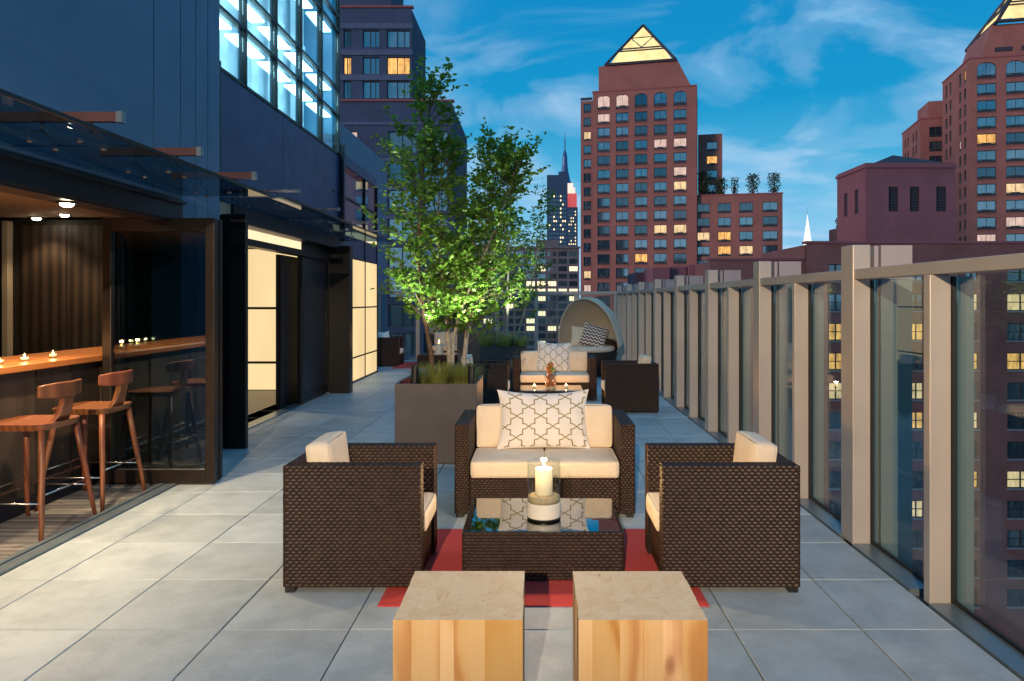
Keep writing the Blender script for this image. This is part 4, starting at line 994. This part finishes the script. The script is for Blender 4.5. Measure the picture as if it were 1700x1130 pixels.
def grass(label, loc, R, H, n, mat='grass_blade', seed=1):
    random.seed(seed); m = MB()
    for _ in range(n):
        a = random.uniform(0, 2 * pi); r0 = R * .35 * sqrt(random.random()); hh = H * random.uniform(.35, .85); sp_ = R * random.uniform(.25, 1.1)
        p0 = Vector((r0 * cos(a), r0 * sin(a), -.02)); d = Vector((cos(a), sin(a), 0)); s_ = Vector((-sin(a), cos(a), 0)); w = random.uniform(.0016, .0034)
        pts = [p0, p0 + d * sp_ * .25 + Vector((0, 0, hh * .6)), p0 + d * sp_ * .65 + Vector((0, 0, hh * .95)), p0 + d * sp_ * 1.05 + Vector((0, 0, hh * random.uniform(.75, 1.0)))]
        for k in range(3):
            wa, wb_ = w * (1 - k / 3.2), w * (1 - (k + 1) / 3.2); m.quad(pts[k] - s_ * wa, pts[k] + s_ * wa, pts[k + 1] + s_ * wb_, pts[k + 1] - s_ * wb_)
    return tag(m.build('grass_clump', mat, loc=loc), label, 'grass', 'ornamental grasses in the planters')
grass('small reddish plant at the left front corner of the near planter', (-1.27, 7.0, .70), .13, .16, 150, 'flower_red', 3)
grass('yellow green grass tuft at near planter left edge behind the uplight', (-1.15, 7.28, .70), 0.24, 0.29, 390, 'grass_blade', 4)
grass('tall grass tuft around the brown trunk in the near planter', (-.97, 7.05, .70), 0.24, 0.35, 630, 'grass_blade', 5)
grass('grass tuft between the white trunks in the near planter', (-.82, 7.18, .70), 0.23, 0.32, 630, 'grass_blade', 6)
grass('green grass tuft at the right front corner of near planter', (-.72, 7.16, .70), 0.24, 0.30, 630, 'grass_blade', 7)
grass('grass tuft at the left of the second planter', (-.90, 12.4, .70), 0.24, 0.43, 480, 'grass_blade', 8)
grass('grass tuft in the middle of the second planter', (-.58, 12.4, .70), 0.29, 0.41, 570, 'grass_blade', 9)
grass('grass tuft at the right of the second planter', (-.30, 12.42, .70), 0.24, 0.35, 480, 'grass_blade', 10)
def uplight(label, loc, aim, power, tilt):
    u = thing('planter_uplight', label, 'spotlight', loc, 0, 'black uplights in the planters')
    d = (Vector(aim) - Vector(loc)).normalized(); p1 = d * .17
    m = MB(); m.tube([d * .0 + Vector((0, 0, .02)), p1 + Vector((0, 0, .02))], .036, 14, cap=False); m.tube([d * .002 + Vector((0, 0, .02)), d * .012 + Vector((0, 0, .02))], .035, 14); m.build('housing', 'lamp_black', u)
    m = MB(); m.tube([(0, 0, -.10), (0, 0, .02)], .012, 8); m.build('stake', 'lamp_black', u)
    m = MB(); m.tube([d * .10 + Vector((0, 0, .02)), d * .115 + Vector((0, 0, .02))], .033, 14); m.build('lens', 'strip_warm', u)
    lamp('bulb', 'SPOT', u, tuple(d * .185 + Vector((0, 0, .02))), power, (.93, 1.0, .80), .03, tuple(d * 2), 62, .9)
uplight('black tilted uplight at the left front of the near planter', (-1.2, 6.95, .73), (-1.05, 7.05, 3.6), 150, 0)
uplight('black uplight hidden among the grasses at the right of the near planter', (-.64, 6.91, .74), (-.6, 7.0, 3.6), 200, 0)
uplight('black uplight among the grasses of the second planter', (-.45, 12.36, .72), (-.55, 12.7, 4), 240, 0)

# ---------------------------------------------------------------- trees
def tree(label, loc, stems, leaf_len, seed, leafmat='leaf', nbr=30, group='birch trees in planters', spray=.42, dens=1.0, low=.32):
    random.seed(seed)
    t = thing('birch_tree', label, 'tree', loc, 0, group); cr = MB(); br = MB()
    def leafat(p, d):
        L_ = leaf_len * random.uniform(.65, 1.25); a = random.uniform(0, 2 * pi)
        ax = (d * .4 + Vector((cos(a), sin(a), random.uniform(-.7, .5)))).normalized()
        sd_ = ax.cross(Vector((random.uniform(-1, 1), random.uniform(-1, 1), random.uniform(-.3, 1)))).normalized() * L_ * .3
        nn = ax.cross(sd_).normalized() * L_ * .06
        m_ = p + ax * L_ * .42
        cr.quad(p, m_ + sd_ + nn, p + ax * L_, m_ - sd_ + nn)
    for pts, r0, mat, R in stems:
        pts = [Vector(p) for p in pts]
        # smooth polyline
        P = []
        for i in range(len(pts) - 1):
            p0, p1, p2, p3 = pts[max(i - 1, 0)], pts[i], pts[i + 1], pts[min(i + 2, len(pts) - 1)]
            for k in range(6):
                s = k / 6; P.append(.5 * ((2 * p1) + (p2 - p0) * s + (2 * p0 - 5 * p1 + 4 * p2 - p3) * s * s + (3 * p1 - p0 - 3 * p2 + p3) * s ** 3))
        P.append(pts[-1]); nP = len(P)
        m = MB(); m.tube([p + Vector((random.uniform(-.004, .004), random.uniform(-.004, .004), 0)) for p in P], [r0 * (1 - .88 * i / (nP - 1)) for i in range(nP)], 9); m.build('trunk', mat, t, smooth=True)
        for b_ in range(nbr):
            s = low + (1 - low) * (b_ + random.random()) / nbr; q = P[min(int(s * (nP - 1)), nP - 2)]
            u = (s - low) / (1 - low); prof = (min(1, u * 3.6 + .55)) * (1 - u ** 1.5 * .82)
            a = b_ * 2.4 + random.uniform(-.5, .5); ln = R * prof * random.uniform(.65, 1.15) + .08
            d = Vector((cos(a), sin(a), random.uniform(.35, 1.0) + .5 * u)).normalized()
            e = q + d * ln + Vector((0, 0, -.06 * ln)); mid = q + d * ln * .5 + Vector((0, 0, .05 * ln))
            br.tube([q, mid, e], [max(.003, r0 * .28 * (1 - s)), .0035, .0015], 5, cap=False)
            nt_ = int(ln * 11 * dens) + 2
            for k in range(nt_):
                w = random.uniform(.22, 1); c = (q.lerp(mid, w * 2) if w < .5 else mid.lerp(e, w * 2 - 1))
                td = (d + Vector((random.uniform(-1, 1), random.uniform(-1, 1), random.uniform(-.5, .9)))).normalized(); tl = random.uniform(.08, .26) * spray / .42
                tip = c + td * tl
                br.tube([c, tip], [.0018, .0009], 3, cap=False)
                for _ in range(int(8 * dens) + 2): leafat(c.lerp(tip, random.uniform(.1, 1.05)) + Vector((random.uniform(-.02, .02),) * 3), td)
    br.build('branches', 'bark_brown', t); cr.build('crown', leafmat, t)
    return t
# near tree: local x, y offsets from the planter centre, heights above the terrace
tree('leafy birch with several trunks in the near planter', (-.975, 7.24, .70),
     [([(-.05, -.05, 0), (-.13, -.03, .5), (-.22, .02, 1.1), (-.22, .0, 1.9), (-.14, .0, 2.6), (-.09, 0, 3.05)], .028, 'bark_brown', .56),
      ([(.10, .02, 0), (.06, .03, .5), (.03, .05, .9), (-.05, .08, 1.5), (-.02, .1, 2.1), (.05, .1, 2.35)], .030, 'bark_white', .54),
      ([(.20, .05, 0), (.24, .06, .4), (.30, .1, .8), (.42, .15, 1.4), (.52, .18, 2.0), (.56, .2, 2.45)], .030, 'bark_white', .47),
      ([(.12, .0, 0), (.13, -.03, .5), (.30, -.08, 1.0), (.54, -.08, 1.55), (.70, -.05, 2.0), (.78, 0, 2.30)], .020, 'bark_white', .42)],
     .058, 5, nbr=56, dens=1.1, low=.22)
tree('birch with slender pale trunks in the second planter', (-.60, 12.65, .70),
     [([(-.08, 0, 0), (-.15, .02, .8), (-.28, .05, 1.6), (-.34, .05, 2.6), (-.30, .05, 3.5)], .034, 'bark_white', .62),
      ([(.05, .0, 0), (.06, .03, .8), (.08, .06, 1.7), (.05, .1, 2.6), (.12, .1, 3.3)], .034, 'bark_white', .60),
      ([(.18, .05, 0), (.34, .06, .6), (.52, .1, 1.3), (.64, .12, 2.0), (.74, .15, 2.7)], .020, 'bark_white', .34)],
     .062, 11, nbr=34, dens=.9, low=.24)
tree('farther birch crown above the third planter', (-1.4, 16.9, .73),
     [([(-.08, 0, 0), (-.15, .02, .8), (-.2, .05, 1.6), (-.24, .05, 2.6)], .03, 'bark_white', .55),
      ([(.15, .0, 0), (.26, .03, .8), (.38, .06, 1.5), (.45, .1, 2.2)], .03, 'bark_white', .5)],
     .065, 12, nbr=22, dens=.5, low=.36)
# roof garden of the brick tower: five small trees
random.seed(31)
def roof_tree(label, lx, ly, z, h, r, n):
    p = T1M @ Vector((lx, ly, z)); t = thing('roof_tree', label, 'tree', p, 0, 'small trees on the tower roof garden')
    m = MB(); m.tube([(0, 0, 0), (.05, 0, h * .5), (0, .05, h * .85)], [.16, .11, .05], 6); m.build('trunk', 'bark_brown', t)
    c = MB()
    for _ in range(n):
        a = random.uniform(0, 2 * pi); u = random.random(); zz_ = h * (.12 + .88 * u) + random.uniform(-.3, .3); rr = r * sqrt(random.random()) * (.45 + 1.5 * u * (1 - u) + .25 * u) * random.choice((.7, 1, 1.25))
        q = Vector((rr * cos(a), rr * sin(a), zz_)); d = Vector((random.uniform(-1, 1), random.uniform(-1, 1), random.uniform(-.3, 1))).normalized() * .34; s_ = d.cross(Vector((.3, .8, .2))).normalized() * .12
        c.quad(q, q + d * .5 + s_, q + d, q + d * .5 - s_)
    c.build('crown', 'leaf_far', t)
roof_tree('small roof garden tree next to the brick shaft', 23.2, 2.4, 23.05, 5.2, 1.5, 420)
roof_tree('bushy roof garden tree, second from the brick shaft', 26.6, 3.2, 23.05, 3.8, 1.4, 420)
roof_tree('thin roof garden tree in the middle of the five', 29.4, 3.6, 23.05, 3.8, .9, 220)
roof_tree('leafy roof garden tree, second from the wing corner', 33.0, 3.0, 23.05, 4.4, 1.4, 420)
roof_tree('outermost roof garden tree at the wing corner', 37.2, 3.0, 23.05, 4.4, 1.3, 380)
m = MB()
for _ in range(1500):
    q = Vector((random.uniform(0, 3.5), random.uniform(0, 3), random.uniform(0, 1.5) * (.7 + .3 * random.random()))); d = Vector((random.uniform(-1, 1), random.uniform(-1, 1), random.uniform(-.3, 1))).normalized() * .3; s_ = d.cross(Vector((.3, .8, .2))).normalized() * .11
    m.quad(q, q + d * .5 + s_, q + d, q + d * .5 - s_)
tag(m.build('hedge', 'leaf_far', loc=(46.95, 110.3, 12.85)), 'dark clipped hedge on the roof of the small brick block', 'hedge')

# ---------------------------------------------------------------- hooded daybed
plain('canopy_cloth', (.62, .54, .43), .8, 0, .06, 3, .35, 14)
db = thing('canopy_daybed', 'round wicker daybed with cream hooped canopy at the far railing', 'daybed', (1.0, 14.9, 0), radians(-36))
m = MB(); m.k = 0
prof = [(.50, .03), (.56, .10), (.62, .30), (.64, .46), (.60, .50), (0, .50)]
m.lathe(prof, 40); m.k = 1
for j in range(28):
    for i in range(96):
        z = .04 + j * .0155; r_ = .505 + .14 * min(1, (z - .03) / .42) ** .7; a0 = (i + (.5 if j % 2 else 0)) * 2 * pi / 96
        m.quad(*[(rr * cos(a), rr * sin(a), zz_) for rr, a, zz_ in ((r_, a0, z), (r_ + .006, a0 + .03, z), (r_ + .006, a0 + .03, z + .014), (r_, a0, z + .014))])
m.build('base', ['wicker_core', 'wicker'], db)
m = MB(); m.lathe([(.0, .502), (.57, .502), (.60, .53), (.60, .58), (.565, .61), (0, .615)], 40); m.build('seat_cushion', 'cushion', db, smooth=True)
RX, RY, RZ = .72, .72, 1.04; f0, f1 = radians(104), radians(6); nt_, nf = 36, 18
def lune(t, f, k=1.0): 
    sag = 1 - .018 * abs(sin(f * 6)) ** 2 * sin(t)
    return (RX * cos(t) * k, RY * sin(t) * cos(f) * k * sag + .08, .58 + RZ * sin(t) * sin(f) * k * sag * (1 - .04 * cos(f)))
m = MB()
for i in range(nt_):
    for j in range(nf):
        t0, t1 = pi * i / nt_, pi * (i + 1) / nt_; a0, a1 = f0 + (f1 - f0) * j / nf, f0 + (f1 - f0) * (j + 1) / nf
        m.quad(lune(t0, a0), lune(t1, a0), lune(t1, a1), lune(t0, a1))
cn_ = m.build('canopy', 'canopy_cloth', db, smooth=True)
s = cn_.modifiers.new('weld', 'WELD'); s.merge_threshold = .002; s = cn_.modifiers.new('solid', 'SOLIDIFY'); s.thickness = .012; s.offset = 0
for j in range(5):
    a = f0 + (f1 - f0) * j / 4.6
    m = MB(); m.tube([lune(pi * i / 30, a, 1.008) for i in range(31)], .016 if j == 0 else .009, 8); m.build('hoop', 'canopy_cloth', db, smooth=True)
m = MB(); m.k = 0
for i in range(40):                                       # raised wicker back behind the seat
    a0, a1 = pi * i / 40, pi * (i + 1) / 40
    h0, h1 = .50 + .24 * sin(a0), .50 + .24 * sin(a1); r_ = .635
    m.quad((r_ * cos(a0), r_ * sin(a0), .47), (r_ * cos(a1), r_ * sin(a1), .47), ((r_ + .03) * cos(a1), (r_ + .03) * sin(a1), h1), ((r_ + .03) * cos(a0), (r_ + .03) * sin(a0), h0))
m.build('back_rim', 'wicker', db)
pillow('brown and cream chevron pillow on the hooded daybed', (1.08, 14.62, .60), radians(-20), radians(-10), .54, .50, .15, 'chevron_cloth', ry=radians(14))
pillow('plain cream pillow behind the chevron pillow on the daybed', (.92, 14.86, .60), radians(-14), radians(-16), .52, .44, .14, 'cushion')

# ---------------------------------------------------------------- bar counter and stools
bc = thing('bar_counter', 'orange wood bar counter on dark front inside the opening', 'bar counter', (-4.05, 4, 0))
y = -3.0
wbox('counter_top', 'counter_wood', bc, -4.39, -3.70, -3, 7.98, 1.05, 1.10, bevel=.006)
k = 0; y = -3.0
while y < 7.9:
    wbox('front_board', 'dark_wood', bc, -3.80 - .006 * (k % 2), -3.78 - .006 * (k % 2), y + .003, min(y + .2, 7.97) - .003, .12, 1.049); y += .2; k += 1
wbox('carcass', 'interior_dark', bc, -4.35, -3.81, -2.95, 7.97, 0, 1.048); wbox('plinth', 'header', bc, -3.809, -3.77, -2.95, 7.97, 0, .118)
m = MB(); m.tube([(.33, -6.5, .22), (.33, 3.9, .22)], .013, 8); m.build('foot_rail', 'steel', bc, smooth=True)
def bar_stool(label, loc, group='wooden bar stools at the counter'):
    s = thing('bar_stool', label, 'bar stool', loc, 0, group)
    zt = .70
    for sx in (-1, 1):
        for sy in (-1, 1):
            m = MB(); m.tube([(sx * .245, sy * .285, 0), (sx * .235, sy * .265, .12), (sx * .195, sy * .205, .5), (sx * .175, sy * .175, zt)], [.014, .017, .021, .021], 10); m.build('leg', 'stool_wood', s, smooth=True)
    # saddle seat: bevelled slab dished in the middle
    n = 14; m = MB(); top = []; 
    def sp(i, j):
        u, v = 2 * i / n - 1, 2 * j / n - 1; r_ = (abs(u) ** 5 + abs(v) ** 5) ** .2; k_ = 1 if r_ == 0 else max(abs(u), abs(v)) / r_
        return .225 * u * k_, .215 * v * k_, zt + .045 - .018 * (1 - u * u) * (1 - v * v)
    for i in range(n):
        for j in range(n):
            q = [sp(a, b_) for a, b_ in ((i, j), (i + 1, j), (i + 1, j + 1), (i, j + 1))]; m.quad(*q); m.quad(*[(x_ * .93, y_ * .93, zt + .002) for x_, y_, z_ in reversed(q)])
    for i in range(n):
        for (a, b_) in (((i, 0), (i + 1, 0)), ((n, i), (n, i + 1)), ((n - i, n), (n - i - 1, n)), ((0, n - i), (0, n - i - 1))):
            A, B = sp(*a), sp(*b_); m.quad((A[0] * .93, A[1] * .93, zt + .002), (B[0] * .93, B[1] * .93, zt + .002), B, A)
    m.build('seat', 'stool_wood', s)
    # upright and curved back rail on the terrace side (+X)
    m = MB(); b = len(m.v)
    sec = [(.165, .085, zt + .03), (.20, .062, zt + .09), (.222, .05, zt + .17), (.228, .06, zt + .235), (.232, .075, zt + .30)]
    for x_, w, z_ in sec: m.v += [(x_ - .018, -w, z_), (x_ + .02, -w, z_), (x_ + .02, w, z_), (x_ - .018, w, z_)]
    for i in range(len(sec) - 1):
        for k_ in range(4): a = b + i * 4 + k_; c = b + i * 4 + (k_ + 1) % 4; m.f.append((a, c, c + 4, a + 4)); m.mi.append(0)
    m.f += [(b + 3, b + 2, b + 1, b), (b + 16, b + 17, b + 18, b + 19)]; m.mi += [0, 0]
    m.build('back_upright', 'stool_wood', s, bevel=.006)
    m = MB(); n = 14; b = len(m.v)
    for i in range(n + 1):
        u = 2 * i / n - 1; x_ = .252 - .075 * u * u; hh = .052 * (1 - .25 * u ** 4); y_ = .215 * u
        m.v += [(x_ - .013, y_, zt + .262 - hh), (x_ + .013, y_, zt + .262 - hh), (x_ + .016, y_, zt + .262 + hh), (x_ - .010, y_, zt + .262 + hh)]
    for i in range(n):
        for k_ in range(4): a = b + i * 4 + k_; c = b + i * 4 + (k_ + 1) % 4; m.f.append((a, c, c + 4, a + 4)); m.mi.append(0)
    m.f += [(b + 3, b + 2, b + 1, b), (b + n * 4, b + n * 4 + 1, b + n * 4 + 2, b + n * 4 + 3)]; m.mi += [0, 0]
    m.build('back_rail', 'stool_wood', s, bevel=.008)
    for pts in ([(-.225, -.253, .24), (.225, -.253, .24)], [(-.225, .253, .24), (.225, .253, .24)], [(.222, -.25, .29), (.222, .25, .29)], [(-.222, -.25, .29), (-.222, .25, .29)]):
        m = MB(); m.tube(pts, .006, 8); m.build('rung', 'steel', s, smooth=True)
    return s
st1 = bar_stool('walnut bar stool with curved back nearest the left edge', (-3.455, 4.915, 0))
copy_tree(st1, (-3.475, 5.60, 0), 0, 'walnut bar stool with curved back nearest the folding door')
# ceiling downlights of the bar and of the hall behind the second doorway
def downlight(label, loc, power, cone=110, col=(1, .72, .42)):
    d = thing('downlight', label, 'ceiling light', loc, 0, 'small round ceiling lights')
    m = MB(); m.lathe([(.05, 0), (.065, -.006), (.062, -.012), (.045, -.004)], 20); m.build('trim', 'steel', d, smooth=True)
    m = MB(); m.lathe([(0, -.034), (.022, -.031), (.038, -.02), (.044, -.003)], 20); m.build('lens', 'downlight', d)
    lamp('bulb', 'SPOT', d, (0, 0, -.05), power, col, .04, (0, 0, -3), cone, .6)
for lab, x, y, pw in (('bright round ceiling light in the bar nearest the end wall', -5.42, 7.95 - .2, 20), ('bright round ceiling light in the bar right of the other', -4.92, 7.45, 26), ('bar ceiling light over the counter near the folding door', -4.0, 6.3, 65), ('bar ceiling light over the counter above the stools', -4.0, 4.7, 75),
                      ('bar ceiling light above the stool at the left edge', -4.0, 3.0, 75), ('bar ceiling light at the near end of the bar', -4.0, 1.2, 60)):
    downlight(lab, (x, y, 2.459), pw)
downlight('ceiling light inside the second doorway', (-4.6, 10.6, 2.459), 60)
for lab, y in (('round light under the header above the stools', 4.9), ('round light under the header near the left edge', 3.3)):
    downlight(lab, (-3.22, y, 2.234), 150 if y > 4 else 40, 120)

# ---------------------------------------------------------------- floodlight on a stand behind the camera (casts the warm key light)
FL = Vector((-.85, -4.6, 3.4)); AIM = Vector((.1, 7.0, .6)); D = (AIM - FL).normalized()
fl = thing('floodlight_stand', 'black floodlight with barn doors on a tripod stand left behind the camera', 'floodlight', (FL.x, FL.y, 0))
m = MB(); m.tube([(0, 0, .35), (0, 0, 3.28)], .018, 10); m.build('pole', 'lamp_black', fl)
for k in range(3):
    a = 2 * pi * k / 3 + .5; m = MB(); m.tube([(0, 0, .6), (.42 * cos(a), .42 * sin(a), .0)], .010, 8); m.build('leg', 'lamp_black', fl)
sd_ = D.cross(Vector((0, 0, 1))).normalized(); up_ = sd_.cross(D); o_ = Vector((0, 0, FL.z))
def plate(n, c, a, b_, th=.004):
    m = MB(); nr = a.cross(b_).normalized() * th
    P = [c - a - b_, c + a - b_, c + a + b_, c - a + b_]; m.quad(*P); m.quad(*[p + nr for p in reversed(P)]); m.build(n, 'lamp_black', fl)
plate('housing', o_ - D * .10, sd_ * .11, up_ * .08)
for s in (-1, 1):
    plate('housing_side', o_ - D * .04 + sd_ * s * .11, D * .06, up_ * .08)
plate('housing_top', o_ - D * .04 + up_ * .08, sd_ * .11, D * .06); plate('housing_bottom', o_ - D * .04 - up_ * .08, sd_ * .11, D * .06)
def flap(n, sgn, ang):
    d_ = (D * cos(ang) + up_ * sgn * sin(ang)); c = o_ + D * .025 + up_ * sgn * .08 + d_ * .15; plate(n, c, sd_ * .17, d_ * .15)
flap('barn_door', 1, radians(-4.6)); flap('barn_door', -1, radians(-1))
plate('yoke', o_ - D * .05 - up_ * .11, sd_ * .02, D * .02)
lamp('bulb', 'SPOT', fl, tuple(o_ - D * .03), 2750, (1, .76, .51), .03, tuple(o_ + D * 5), 80, .35)
